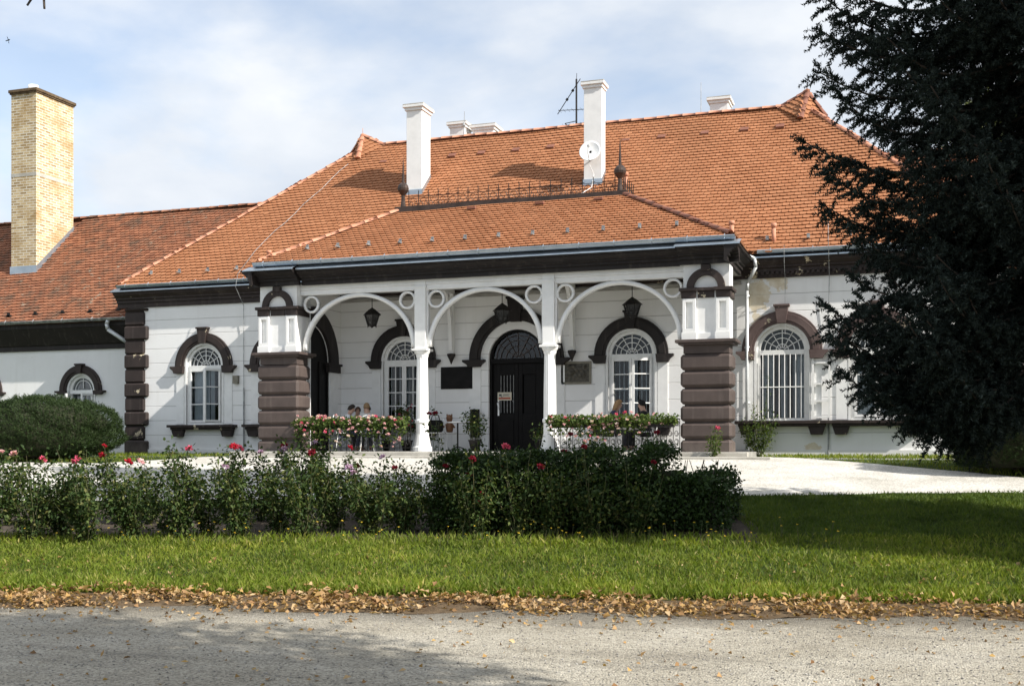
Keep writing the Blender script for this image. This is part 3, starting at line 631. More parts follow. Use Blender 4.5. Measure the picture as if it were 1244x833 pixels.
# rear struts with pendants
for xb_ in (-10.81, -7.61):
    q = MB(); pts = []
    for i in range(9):
        t = i/8; pts.append((xb_, WY-.16-.75*t**2.2, 4.15+1.55*math.sin(t*math.pi/2)))
    for i in range(8): q.obox(pts[i], pts[i+1], .09, .09)
    q.box(xb_-.05, xb_+.05, WY-.14, WY-.002, 4.05, 5.70); q.box(xb_-.06, xb_+.06, 25.14, WY-.01, 5.58, 5.70)
    st = q.build('rear_strut', 'plain', house)
    MB().lathe(xb_, WY-.14, [(.012, 3.80), (.06, 3.92), (.11, 4.02), (.11, 4.06), (.05, 4.07)], 10).build('strut_pendant', 'brownclean', st)
# closed left end with its arched doorway close behind the pier
q = MB(); q.box(-14.12, -14.02, 25.345, WY-.002, FL, 5.70); end = q.build('portico_end_wall', 'wall', house)
def sidearc(b, r0, r1, x0, x1, yc, zc, a0, a1, n=20):
    vs = []
    for i in range(n+1):
        t = a0+(a1-a0)*i/n
        for r, x in ((r0,x0),(r1,x0),(r1,x1),(r0,x1)): vs.append((x, yc+r*math.cos(t), zc+r*math.sin(t)))
    fs = [(0,1,2,3), tuple(n*4+i for i in (3,2,1,0))]+[(i*4+k_, i*4+(k_+1)%4, (i+1)*4+(k_+1)%4, (i+1)*4+k_) for i in range(n) for k_ in range(4)]
    b.add(vs, fs)
q = MB(); sidearc(q, .93, 1.36, -14.018, -13.93, 25.36, 3.86, 0, math.pi/2); q.box(-14.018, -13.92, 26.16, 26.80, 3.62, 3.80); q.box(-14.018, -13.90, 26.12, 26.86, 3.80, 3.858); q.build('end_arch_surround', 'brownclean', end)
q = MB(); q.add([(-14.014, 25.36, FL)]+[(-14.014, 26.24, FL)]+[(-14.014, 25.36+.88*math.cos(t), 3.86+.90*math.sin(t)) for t in [math.pi/2*i/10 for i in range(11)]], [tuple(range(13))]); q.box(-14.012, -13.985, 25.75, 25.80, FL, 3.86); q.box(-14.012, -13.985, 26.17, 26.24, FL, 3.86); q.build('end_door', 'doorwood', end)
MB().box(-14.017, -13.97, 26.30, 26.72, FL, 3.62).build('end_jamb', 'white', end)

# portico cornice with breaks over the piers, flashing, gutter
q = MB()
def pcornice(b, x0, x1, yf, out):
    b.sweepx(cornice_prof(yf, 5.67, 6.02, out), x0, x1)
pcornice(q, -13.93, -4.56, 24.82, .42); pcornice(q, -15.24, -13.95, 24.70, .44); pcornice(q, -4.54, -3.24, 24.70, .44)
def ycornice(b, xw, sgn, y0, y1):
    pr = [(xw+sgn*(24.70-y_), z_) for y_, z_ in cornice_prof(24.70, 5.67, 6.02, .30)]
    b.prism(pr if sgn < 0 else pr[::-1], y0, y1)
ycornice(q, -3.50, 1, 24.262, WY-.45); ycornice(q, -15.07, -1, 24.262, WY-.45)
q.build('portico_cornice', 'brownclean', house)
q = MB()
for a, e, y in ((-13.90, -4.59, 24.38), (-15.30, -13.90, 24.24), (-4.59, -3.18, 24.24)):
    q.add([(a,y,6.028),(e,y,6.028),(e,24.55,6.15),(a,24.55,6.15)], [(0,1,2,3)]); q.box(a, e, y-.004, y+.006, 6.0, 6.032)
q.add([(-3.18,24.24,6.03),(-3.18,26.5,6.03),(-3.35,26.5,6.15),(-3.35,24.55,6.15)], [(0,1,2,3)])
q.build('portico_flashing', 'zinc', house)
q = MB(); gutter(q, -15.08, -3.3, 24.42, 6.20, .08); straps(q, -15.1, -3.3, 24.42, 6.20, .80, .08); q.build('portico_gutter', 'zinc', house)
# portico roof
pr_ = tile_plane((PX0,PEY,PEZ+.04), (PX1,PEY,PEZ+.04), (PRX0,PRY,PRZ), (PRX1,PRY,PRZ), 'portico_roof', 'tile', house)
VY = EY+(PRZ-EZ)/SL
tile_plane((PX0,26.62,PEZ+.04), (PX0,PEY,PEZ+.04), (PRX0,VY,PRZ), (PRX0,PRY,PRZ), 'portico_side_slope', 'tile', pr_)
tile_plane((PX1,PEY,PEZ+.04), (PX1,26.62,PEZ+.04), (PRX1,PRY,PRZ), (PRX1,VY,PRZ), 'portico_side_slope', 'tile', pr_)
q = MB(); q.box(PRX0-.05, PRX1+.05, PRY-.08, VY+.1, PRZ-.06, PRZ+.03); q.box(PRX0-.14, PRX1+.14, PRY-.13, PRY-.04, PRZ-.08, PRZ+.06); q.box(PRX1-.03, PRX1+.09, PRY-.04, VY, PRZ-.08, PRZ+.05); q.build('ridge_platform', 'copper', pr_)
q = MB(); ridge_line(q, (PX0+.12,PEY+.12,PEZ+.12), (PRX0,PRY,PRZ+.02)); q.build('hip_tiles', 'ridge', pr_, True)
q = MB(); ridge_line(q, (PX1-.12,PEY+.12,PEZ+.12), (PRX1,PRY,PRZ+.02)); q.build('hip_tiles', 'ridgedark', pr_, True)
q = MB()
for x in np.arange(-13.9, -4.2, .84): guard(pr_, Vector((x, 24.98, PEZ+.04+(24.98-PEY)*(PRZ-PEZ)/(PRY-PEY)+.03)))
q = MB()
for x in (-10.2, -8.4, -6.9): 
    p = Vector((x, 26.7, PEZ+.04+(26.7-PEY)*(PRZ-PEZ)/(PRY-PEY)+.02)); MB().box(p.x-.11, p.x+.11, p.y-.03, p.y+.08, p.z, p.z+.06).build('roof_vent', 'ridgedark', pr_)
q = MB()
for x in (-14.85, -3.42): MB().tube((x, 24.75, 6.2), (x, 24.75, 6.52), .05, n=10).tube((x, 24.75, 6.50), (x, 24.75, 6.58), .065, n=10).build('vent_pipe', 'ridge', pr_, True)
# cresting
q = MB()
def crest(b, p0, p1, n):
    p0, p1 = Vector(p0), Vector(p1); d = (p1-p0)/n; a = d.normalized()
    for i in range(n+1):
        p = p0+d*i; b.tube(p, p+Vector((0,0,.40)), .011, n=5); b.tube(p+Vector((0,0,.40)), p+Vector((0,0,.46)), .014, .001, n=5)
        b.obox(p+Vector((0,0,.30))-a*.05, p+Vector((0,0,.30))+a*.05, .014, .014)
        if i < n:
            for cc, r, t0, t1 in ((.5, .085, -.3, math.pi+.3), (.26, .05, 0, 2*math.pi), (.74, .05, 0, 2*math.pi)):
                ctr = p+d*cc+Vector((0,0,.16 if cc == .5 else .09)); m_ = 9
                pts = [ctr+a*(r*math.cos(t0+(t1-t0)*k_/m_))+Vector((0,0,r*math.sin(t0+(t1-t0)*k_/m_))) for k_ in range(m_+1)]
                b.path(pts, .007, 4)
    b.tube(p0+Vector((0,0,.025)), p1+Vector((0,0,.025)), .010, n=4); b.tube(p0+Vector((0,0,.27)), p1+Vector((0,0,.27)), .008, n=4)
crest(q, (PRX0+.2, PRY, PRZ+.04), (PRX1-.18, PRY, PRZ+.04), 20); crest(q, (PRX1+.0, PRY+.12, PRZ+.04), (PRX1+.0, VY-.1, PRZ+.04), 5)
q.build('roof_cresting', 'iron', pr_)
for x in (PRX0+.05, PRX1-.05):
    MB().lathe(x, PRY-.02, [(.10, PRZ+.03), (.075, PRZ+.07), (.055, PRZ+.22), (.05, PRZ+.36), (.07, PRZ+.39), (.10, PRZ+.43), (.145, PRZ+.49), (.155, PRZ+.55), (.135, PRZ+.62), (.09, PRZ+.67), (.04, PRZ+.70), (.035, PRZ+.8), (.02, PRZ+1.1), (.004, PRZ+1.36)], 16, .05).build('roof_finial', 'copper', pr_, False)

# chimneys of the main roof
def chimney(x0, x1, y0, y1, ztop, m='white', cap=.09, parent=house, name='chimney', flash=True, thick=.18):
    q = MB(); q.box(x0, x1, y0, y1, roofz(min(y0, 2*RY-y1))-.8, ztop-thick)
    ch = q.build(name, m, parent, False, .008)
    q = MB(); q.box(x0-cap*.45, x1+cap*.45, y0-cap*.45, y1+cap*.45, ztop-thick, ztop-thick*.55); q.box(x0-cap, x1+cap, y0-cap, y1+cap, ztop-thick*.55, ztop-.035); q.build('chimney_cap', m, ch, False, .008)
    q = MB(); q.box(x0-cap*.9, x1+cap*.9, y0-cap*.9, y1+cap*.9, ztop-.034, ztop); q.build('chimney_crown', 'stone', ch)
    if flash:
        q = MB(); e = .018
        q.box(x0-e, x1+e, y0-e-.004, y0-.002, roofz(y0)-.1, roofz(y0)+.16)
        q.add([(x1+e,y0-e,roofz(y0)-.1),(x1+e,y1,roofz(y1)-.1),(x1+e,y1,roofz(y1)+.13),(x1+e,y0-e,roofz(y0)+.16)], [(0,1,2,3)]); q.build('chimney_flashing', 'zinc', ch)
    return ch
chimney(-13.18, -12.71, 29.36, 29.98, 11.36)
chimney(-7.95, -7.46, 29.22, 29.62, 11.42, cap=.075)
chimney(-13.45, -12.95, 33.3, 33.9, 11.95, flash=False); chimney(-12.75, -12.05, 33.5, 34.1, 11.85, flash=False); chimney(-5.25, -4.72, 33.4, 34., 11.95, flash=False)
# downpipe, lightning cables on the facade
q = MB(); q.path([(-3.30, 26.62, 6.12), (-3.16, 26.64, 6.05), (-3.13, 26.66, 5.85), (-3.34, 26.84, 5.52), (-3.36, 26.90, 5.35), (-3.36, 26.90, 1.62), (-3.18, 26.78, 1.50)], .04, 10)
for z in (5.2, 4.0, 2.7): q.box(-3.415, -3.305, 26.88, WY, z, z+.04)
M['pipe'] = simple('pale_pipe', (.52, .54, .55), (.64, .66, .67), 4, .45, metal=.35); q.build('downpipe', 'pipe', house, True)
q = MB(); q.path([(-17.0, 27.6, roofz(27.6)+.06), (-16.9, 26.56, 6.36), (-16.95, 26.53, 6.0), (-16.95, 26.93, 5.55), (-16.97, 26.96, 4.9), (-16.96, 26.95, 3.3)], .008, 5); q.path([(-16.96,26.95,3.3),(-16.96,26.95,1.4)], .02, 6)
p0 = Vector((-17.0, 27.6, roofz(27.6)+.06)); pts = [p0+Vector((t*1.25, t*3.2, t*3.2*SL))+Vector((0,0,.05*math.sin(t*9)**2)) for t in [i/10 for i in range(11)]]; q.path(pts, .007, 5)
q.path([(-1.55, 27.4, roofz(27.4)+.05), (-1.5, 26.5, 6.34), (-1.5, 26.92, 5.6), (-1.52, 26.95, 4.7), (-1.52, 26.95, 2.4)], .008, 5); q.path([(-1.52,26.95,2.4),(-1.52,26.95,1.4)], .02, 6)
q.path([(-2.48,26.55,6.3),(-2.48,26.6,5.9),(-2.49,26.93,5.55),(-2.49,26.90,4.3)], .005, 4)
q.build('lightning_cable', 'zincold', house)
MB().box(-17.28, -17.13, WY-.10, WY-.001, 3.42, 3.64).build('wall_box', 'plaqframe', house)

# ------------------------------------------------------------------ low wings either side
def wing(x0, x1, label, wins, sgn):
    wy = 27.8; t = thing('side_wing', label, 'house wing', ((x0+x1)/2, wy, HZ), 0, None, True)
    hs = [arch_loop(x, .46, 2.0, 3.36) for x in wins]
    wall_panel('front_wall', 'plain', t, x0, x1, HZ-.3, 4.62, wy, hs)
    for x in wins:
        W_ = window(t, x, dict(rows=2, lo=1.35 if sgn < 0 else 0, ro=1.2 if sgn < 0 else 0, bars=6, bary=.2, curtain=None), wy=wy, half=.46, z0=2.0, spring=3.36, band=.76, capz=.12, scale=.75, sill=False, key=.80)
    ey, ez, ry, rz = 27.36, 5.38, 31.5, 9.38
    MB().sweepx([(wy-.001,4.58),(wy-.06,4.58),(wy-.06,4.72),(wy-.10,4.74),(wy-.30,5.20),(wy-.34,5.22),(wy-.34,5.34),(wy-.001,5.36)], x0, x1).build('eaves_cove', 'brownclean', t)
    q = MB(); gutter(q, x0, x1, ey-.03, ez+.04, .07); straps(q, x0, x1, ey-.03, ez+.04, 1.02, .07); q.build('eaves_gutter', 'zincold', t)
    xa_, xb_ = (x0, x1+3.7) if sgn < 0 else (x0-3.7, x1)
    r_ = tile_plane((xa_,ey,ez), (xb_,ey,ez), (xa_,ry,rz), (xb_,ry,rz), 'wing_roof', 'tileold', t, lambda p: not (-27.06 < p.x < -26.05 and p.y > 29.29))
    MB().add([(xa_,2*ry-ey,ez),(xb_,2*ry-ey,ez),(xb_,ry,rz),(xa_,ry,rz)], [(0,1,2,3)]).build('rear_slope', 'tileold', r_)
    q = MB(); ridge_line(q, (xa_,ry,rz+.02), (xb_-.3*(sgn < 0),ry,rz+.02)); q.build('ridge_tiles', 'tileold', r_, True)
    q = MB()
    for x in np.arange(x0+.4, x1-.1, 1.0):
        z_ = ez+(27.62-ey)*(rz-ez)/(ry-ey); MB().box(x-.05, x+.05, 27.60, 27.63, z_, z_+.12).box(x-.09, x+.09, 27.60, 27.66, z_+.0, z_+.05).build('snow_guard', 'iron', r_)
    MB().box(x0, x1, wy+6.5, wy+6.6, HZ-.3, 5.4).build('rear_wall', 'plain', t)
    return t
wl = wing(-38., -20.87, 'low white left wing with old mottled tiled roof and tall yellow brick chimney', [-23.06, -26.75, -30.4], -1)
wing(2.45, 18., 'low white right wing mostly hidden behind the big spruce', [5.2, 8.9, 12.6], 1)
q = MB(); q.box(-27.05, -26.06, 29.30, 31.02, 6.6, 13.0); ch = q.build('brick_chimney', 'brick', wl)
q = MB(); q.box(-27.09, -26.02, 29.26, 31.06, 13.0, 13.05); q.box(-27.12, -25.99, 29.23, 31.09, 13.05, 13.15); q.build('chimney_cap', 'litter', ch, False, .015)
MB().box(-27.056, -26.054, 29.294, 31.026, 10.35, 10.46).build('chimney_band', 'stone', ch)
MB().tube((-26.62, 29.8, 13.1), (-26.62, 29.8, 13.42), .16, n=16).build('chimney_pot', 'white', ch, True)
wz = lambda Y: 5.38+(Y-27.36)*(4.0/4.14)
q = MB(); q.box(-27.08, -26.03, 29.27, 29.298, wz(29.3)-.05, wz(29.3)+.22); q.add([(-26.045,29.27,wz(29.27)-.06),(-26.045,31.04,wz(31.04)-.06),(-26.045,31.04,wz(31.04)+.12),(-26.045,29.27,wz(29.27)+.22)], [(0,1,2,3)]); q.build('chimney_flashing', 'zinc', ch)
q = MB(); q.path([(-21.72, 27.33, 5.36), (-21.78, 27.33, 5.26), (-21.76, 27.36, 5.10), (-21.12, 27.66, 4.62), (-21.06, 27.70, 4.45), (-21.06, 27.72, 1.4)], .06, 10)
for z in (4.2, 3.3, 2.4): q.box(-21.14, -20.98, 27.7, 27.8, z, z+.03)
q.build('downpipe', 'pipe', wl, True)
q = MB(); q.add([(-21.05,27.4,5.6),(-20.88,27.4,5.75),(-20.88,27.5,4.6),(-21.0,27.45,5.0)], [(0,1,2,3)]); q.add([(-21.05,27.38,5.45),(-20.93,27.30,5.85),(-20.86,27.30,5.85),(-20.98,27.38,5.42)],[(0,1,2,3)]); q.build('corner_flashing', 'zincold', wl)

# ------------------------------------------------------------------ things fixed to or standing at the house
def disc(b, cx, cy, z0, z1, r, n=24): b.lathe(cx, cy, [(r, z0), (r, z1)], n); return b
p_ = at(717, 185, 28.98); t = thing('satellite_dish', 'white satellite dish mounted on the front of the right-hand tall chimney', 'satellite dish', p_)
b = MB(); pr = [(0,0)]+[(.285*i/8, .07*(i/8)**2) for i in range(1, 9)]; n = 28; vs = []; ax = Vector((.05,-.93,.34)).normalized(); ux = ax.cross(Vector((0,0,1))).normalized(); uy = ux.cross(ax)
for off in (0, -.012):
    for r, d in pr[1:]:
        for i in range(n): a = 2*math.pi*i/n; vs.append(ux*(r*math.cos(a))+uy*(r*1.05*math.sin(a))+ax*(d+off))
m_ = len(pr)-1; fs = []
for k in range(2):
    o = k*m_*n
    for r in range(m_-1):
        for i in range(n): fs.append((o+r*n+i, o+r*n+(i+1)%n, o+(r+1)*n+(i+1)%n, o+(r+1)*n+i))
    fs.append(tuple(o+i for i in range(n)))
fs += [((m_-1)*n+i, (m_-1)*n+(i+1)%n, m_*n+(m_-1)*n+(i+1)%n, m_*n+(m_-1)*n+i) for i in range(n)]
b.add(vs, fs).build('reflector', 'white', t, True)
b = MB(); b.path([uy*-.28, uy*-.20+ax*.25, ax*.30], .012, 6); b.tube(ax*.30, ax*.24, .03, n=8); b.build('feed_arm', 'zincold', t)
b = MB(); b.path([(0,0.02,0), (.03,.22,-.1), (.03,.26,-.12)], .02, 6); b.path([(0,-.1,-.33),(.1,.0,-.6),(.12,-.3,-1.0),(-.1,-.8,-1.3)], .009, 5); b.build('bracket_and_cable', 'white', t)
p_ = Vector((-8.93, 32.0, 10.5)); t = thing('tv_antenna', 'dark roof antenna with long slanting boom left of the tall chimney with the dish', 'antenna', p_)
b = MB(); b.tube((0,0,0), (0,0,1.95), .028, n=8); b.tube((0,0,1.9), (.01,0,2.12), .008, n=5); b.build('mast', 'iron', t)
b = MB(); e0, e1 = Vector((.12,0,1.95)), Vector((-.62,.15,1.02)); b.tube(e0, e1, .012, n=6); d_ = (e1-e0)
for i in range(14): q_ = e0+d_*(i+.5)/14; b.tube(q_+Vector((-.05,.17,.04)), q_+Vector((.05,-.17,-.04)), .006, n=4)
for f_ in (.3,.55): b.obox(e0+d_*f_, e0+d_*(f_+.06), .06, .05)
b.build('long_boom', 'iron', t)
b = MB(); b.tube((-.55,0,1.08), (.35,0,1.04), .01, n=5); b.tube((-.4,0,.62),(.35,0,.66), .01, n=5); b.tube((-.35,.0,.68),(-.05,.1,.75), .012, n=5); b.tube((-.35,0,.68),(-.1,0,.42), .012, n=5)
for i in range(7): b.tube((-.5+i*.13,-.15,1.06), (-.5+i*.13,.15,1.06), .005, n=4); b.tube((-.4+i*.11,-.12,.64),(-.4+i*.11,.12,.64), .005, n=4)
b.build('cross_elements', 'iron', t)
for X_, Y_, z0_, z1_, lb in ((-5.28,32.0,10.6,11.98,'tall thin lightning rod near the right-hand rear chimney'), (-13.75,31.6,10.9,11.55,'short thin lightning rod left of the left-hand tall chimney'), (-12.35,31.7,10.9,11.75,'thin lightning rod leaning beside the left-hand tall chimney')):
    b = MB(); b.tube((0,0,0), (.02 if X_ < -6 else 0,0,z1_-z0_), .014, .007, n=6); b.tube((0,0,.42), (0,0,.52), .05, .02, n=8); o = b.build('lightning_rod', 'zincold'); o.location = (X_, Y_, z0_); tag(o, lb, 'lightning rod', 'lightning rods on the main roof')
# hanging lanterns
lan = None
for (px, py), lb in (((452,386), 'black hexagonal lantern hanging in the left porch arch'), ((610,381), 'black hexagonal lantern hanging before the front door arch'), ((768,374), 'black hexagonal lantern hanging in the right porch arch')):
    p_ = at(px, py, 25.9); t = thing('porch_lantern', lb, 'lantern', p_, 0, 'lanterns in the porch')
    if lan is None:
        b = MB(); n = 6
        b.lathe(0, 0, [(.25, .07), (.235, .085), (.10, .20), (.04, .235), (.03, .25)], 6); b.build('lantern_cap', 'iron', t)
        b = MB()
        for i in range(6):
            a = 2*math.pi*i/6; b.tube((.205*math.cos(a), .205*math.sin(a), .075), (.115*math.cos(a), .115*math.sin(a), -.20), .012, n=5)
            a2 = 2*math.pi*(i+1)/6
            for r_, z_ in ((.20,.065), (.15,-.09), (.115,-.20)): b.tube((r_*math.cos(a), r_*math.sin(a), z_), (r_*math.cos(a2), r_*math.sin(a2), z_), .010, n=5)
            b.tube((.115*math.cos(a), .115*math.sin(a), -.20), (.12*math.cos(a), .12*math.sin(a), -.25), .014, .004, n=5)
            am = (a+a2)/2
            for z_, rr in ((-.02,.15),(-.13,.115)):
                ctr = Vector((rr*math.cos(am), rr*math.sin(am), z_)); tg = Vector((-math.sin(am), math.cos(am), 0)); pts = [ctr+tg*(.045*math.cos(k))+Vector((0,0,.045*math.sin(k))) for k in [2*math.pi*j/8 for j in range(9)]]; b.path(pts, .006, 4)
        b.lathe(0, 0, [(.02,-.25),(.06,-.21),(.115,-.20)], 6); b.build('lantern_frame', 'iron', t)
        b = MB(); b.lathe(0, 0, [(.105,-.19),(.19,.06)], 6); b.build('lantern_glass', mat('lantern_glass', (.05,.05,.05), .2), t)
        b = MB(); b.tube((0,0,.24), (0,0,5.70-p_.z), .010, n=5); b.tube((0,0,5.66-p_.z),(0,0,5.70-p_.z), .04, n=8); b.build('chain', 'iron', t); lan = t
    else:
        for ch in list(lan.children): k = ch.copy(); COL.objects.link(k); k.parent = t
# plaques, notice, board
a_, e_ = at(536, 446, WY), at(574.5, 472, WY)
tag(MB().box(a_.x, e_.x, WY-.035, WY-.002, e_.z, a_.z).build('memorial_plaque', 'black', None, False, .006), 'plain black rectangular plaque on the porch wall left of the door', 'plaque')
a_, e_ = at(682, 439.5, WY), at(718.5, 466, WY)
t = thing('relief_plaque', 'framed bronze relief plaque on the porch wall right of the door', 'plaque', ((a_.x+e_.x)/2, WY, e_.z), 0, None, True)
b = MB(); b.box(a_.x, e_.x, WY-.03, WY-.002, e_.z, e_.z+.05); b.box(a_.x, e_.x, WY-.03, WY-.002, a_.z-.05, a_.z); b.box(a_.x, a_.x+.05, WY-.03, WY-.002, e_.z+.05, a_.z-.05); b.box(e_.x-.05, e_.x, WY-.03, WY-.002, e_.z+.05, a_.z-.05); b.build('plaque_frame', 'plaqframe', t)
b = MB(); nx, nz = 60, 40; x0_, x1_, z0_, z1_ = a_.x+.05, e_.x-.05, e_.z+.05, a_.z-.05; vs = []
blobs = [(random.uniform(.08,.92), random.uniform(.15,.9), random.uniform(.04,.10), random.uniform(.4,1)) for _ in range(34)]
for j in range(nz+1):
    for i in range(nx+1):
        u_, v_ = i/nx, j/nz; hgt = sum(h_*math.exp(-(((u_-bx)*1.5)**2+(v_-bz)**2)/(r_*r_)) for bx, bz, r_, h_ in blobs); edge = min(u_, 1-u_, v_, 1-v_)
        vs.append((x0_+(x1_-x0_)*u_, WY-.008-min(hgt,1.6)*.022*min(1, edge*12), z0_+(z1_-z0_)*v_))
b.add(vs, [(j*(nx+1)+i, j*(nx+1)+i+1, (j+1)*(nx+1)+i+1, (j+1)*(nx+1)+i) for j in range(nz) for i in range(nx)]).build('relief', 'bronze', t, True)
a_, e_ = at(604.6, 476.5, WY+.13), at(621.5, 486, WY+.13); y_ = WY+.125
t = thing('door_notice', 'small white notice with red stripe on the door grille', 'notice', ((a_.x+e_.x)/2, y_, e_.z), 0, None, True)
MB().box(a_.x, e_.x, y_, y_+.006, e_.z, a_.z).build('notice_card', mat('card', (.62,.58,.47), .7), t)
H_ = a_.z-e_.z; W_ = e_.x-a_.x
MB().box(a_.x+.03, e_.x-.03, y_-.004, y_-.001, e_.z+H_*.14, e_.z+H_*.36).build('red_stripe', mat('notice_red', (.38,.08,.04), .7), t)
b = MB(); b.box(a_.x+.04, a_.x+.11, y_-.004, y_-.001, e_.z+H_*.52, e_.z+H_*.78)
for k_ in range(3): b.box(a_.x+.14, e_.x-.05-.03*(k_ % 2), y_-.004, y_-.001, e_.z+H_*(.52+.11*k_), e_.z+H_*(.56+.11*k_))
b.build('print_marks', mat('notice_ink', (.08,.08,.08), .7), t)
a_, e_ = at(571.5, 497, 26.8), at(582.5, 531, 26.8)
t = thing('menu_board', 'narrow black board standing by the wall left of the door', 'sign board', ((a_.x+e_.x)/2, 26.8, FL), 0, None, True)
MB().box(a_.x, e_.x, 26.78, 26.81, e_.z, a_.z).build('panel', 'black', t); b = MB(); xm = (a_.x+e_.x)/2; b.tube((xm,26.82,FL), (xm,26.82,e_.z+.05), .018, n=8); b.lathe(xm, 26.82, [(.14,FL),(.14,FL+.02),(.03,FL+.03)], 16); b.build('stand', 'iron', t)

# iron railings between piers and columns, with geranium troughs
def railing(x0, x1, label):
    y_ = 24.74; t = thing('iron_railing', label, 'railing', ((x0+x1)/2, y_, FL), 0, 'iron railings of the porch', True)
    b = MB(); b.box(x0, x1, y_-.02, y_+.02, 2.29, 2.315); b.box(x0, x1, y_-.015, y_+.015, 2.15, 2.165); b.box(x0, x1, y_-.015, y_+.015, 1.66, 1.68); b.build('rails', 'iron', t)
    b = MB(); n = round((x1-x0)/.145)
    for i in range(n+1): x = x0+(x1-x0)*i/n; b.tube((x,y_,FL+.0), (x,y_,2.30), .0085, n=5)
    b.build('bars', 'iron', t); b = MB(); d = (x1-x0)/n
    for i in range(n):
        xm = x0+d*(i+.5)
        for zc, r_, sg in ((1.80,.052,1),(1.99,.052,-1)):
            pts = [(xm+r_*(1-k/26)*math.cos(k*.62)*1., y_, zc+sg*(r_*1.35)*(1-k/30)*math.sin(k*.62)) for k in range(14)]; b.path(pts, .0065, 4)
        pts = [(xm+.062*math.cos(k), y_, 2.22+.055*math.sin(k)) for k in [2*math.pi*j/8 for j in range(9)]]; b.path(pts, .006, 4)
        b.obox((x0+d*i,y_,1.70), (x0+d*(i+1),y_,1.70+.09), .008, .008)
    b.build('scrolls', 'iron', t)
railing(-13.98, -11.0, 'black scrolled iron railing under the left porch arch'); railing(-7.42, -4.55, 'black scrolled iron railing under the right porch arch')
def flowerhead(name, m, n=20, r=.036):
    D = unit(n); D[:,2] = np.abs(D[:,2])*.8+.1; Nn = unit(n); V = leaves(D*r*.35, D+.5*Nn, Nn, r*rng.uniform(.8,1.3,n), r*.9, .15)
    V2 = leaves(D*r*.75, Nn, D, r*.7, r*.7, .1); me = npmesh(name, np.concatenate([V, V2]), 4, m); d = me.data; bpy.data.objects.remove(me); return d
M['palepink'] = leafmat('pale_petal', [(.82,.66,.68),(.86,.76,.76),(.78,.55,.58)], .3)
FH = {k: flowerhead('flower_head', k) for k in ('palepink', 'pink', 'rosepink', 'red', 'darkred', 'mauve')}
RB = {k: flowerhead('bloom', k, 26, .046) for k in ('pink', 'rosepink', 'red', 'darkred', 'mauve')}
def put(me, name, parent, loc, sc=1.):
    o = bpy.data.objects.new(name, me); COL.objects.link(o); o.parent = parent; o.location = loc; o.scale = (sc,)*3; o.rotation_euler = (random.uniform(-.5,.5), random.uniform(-.5,.5), random.uniform(0,6)); return o
def trough(x0, x1, label, nf, hang, dens=1.):
    y_ = 24.60; cx_ = (x0+x1)/2; t = thing('flower_trough', label, 'flower box', (cx_, y_, 2.12), 0, 'geranium troughs on the porch railings'); hw = (x1-x0)/2
    b = MB(); b.prism([(-hw+.03,0),(hw-.03,0),(hw,.17),(-hw,.17)], -.09, .09); b.build('trough', 'iron', t)
    n = int(760*dens); P = np.stack([rng.uniform(-hw-.06,hw+.06,n), rng.normal(-.03,.11,n), .15+rng.uniform(-.04,.12,n)*1], 1)
    k = rng.random(n) < .45; P[k,1] = -.10-rng.uniform(0,.12,k.sum()); P[k,2] = .16-rng.uniform(0,hang,k.sum())*rng.random(k.sum())
    Nn = unit(n)*.7+np.array([.1,-.7,.6]); D = unit(n); D[:,2] -= .2
    npmesh('foliage', leaves(P, D, Nn, rng.uniform(.045,.085,n), rng.uniform(.045,.08,n), .12), 4, 'gera', t)
    for i in range(nf):
        z_ = .15+random.uniform(-.05,.18) if random.random() < .55 else .1-random.uniform(0, hang*.9)
        put(FH[random.choice(['pink','pink','palepink','rosepink','palepink','pink'])], 'flower_head', t, (random.uniform(-hw,hw), -.14-random.uniform(0,.12), z_), random.uniform(.7,1.25))
k = 0
for i, lb in enumerate(['geranium trough next to the left pier, thick with pale pink blooms', 'second geranium trough from the left pier, pink blooms trailing low', 'third geranium trough from the left pier, just right of the seated guests', 'geranium trough beside the left white column, pink blooms on top']):
    trough(-13.95+i*.73, -13.95+i*.73+.70, lb, 26, .62 if i != 2 else .42)
for i, lb in enumerate(['geranium trough beside the right white column, pale pink blooms', 'second geranium trough from the right white column, trailing yellowish leaves', 'third geranium trough from the right white column, full of pink heads']):
    trough(-7.45+i*.72, -7.45+i*.72+.69, lb, 22, .36 if i != 1 else .55, 1.)
trough(-5.25, -4.62, 'sparse geranium trough against the right brown pier', 3, .12, .55)

# bistro furniture
def chair(loc, rz, label, m='white'):
    t = thing('bistro_chair', label, 'chair', loc, rz, 'chairs on the porch')
    MB().lathe(0, 0, [(.19,.44),(.20,.45),(.20,.462),(.17,.468)], 20).build('seat', m, t, False)
    b = MB(); pts = [(-.17,.17,.45),(-.18,.22,.70),(-.12,.25,.86),(0,.265,.90),(.12,.25,.86),(.18,.22,.70),(.17,.17,.45)]; b.path(pts, .012, 6)
    pts = [(.10*math.cos(k_)*1.+0, .245, .70+.10*math.sin(k_)) for k_ in [2*math.pi*j/12 for j in range(13)]]; b.path(pts, .009, 5); b.tube((0,.235,.60),(0,.2,.45), .009, n=5); b.tube((0,.26,.80),(0,.265,.90), .009, n=5); b.build('backrest', m, t)
    for sx in (-1,1):
        for sy in (-1,1): MB().path([(sx*.13,sy*.13,.445),(sx*.15,sy*.15,.25),(sx*.19,sy*.19,0)], .011, 6).build('leg', m, t)
    return t
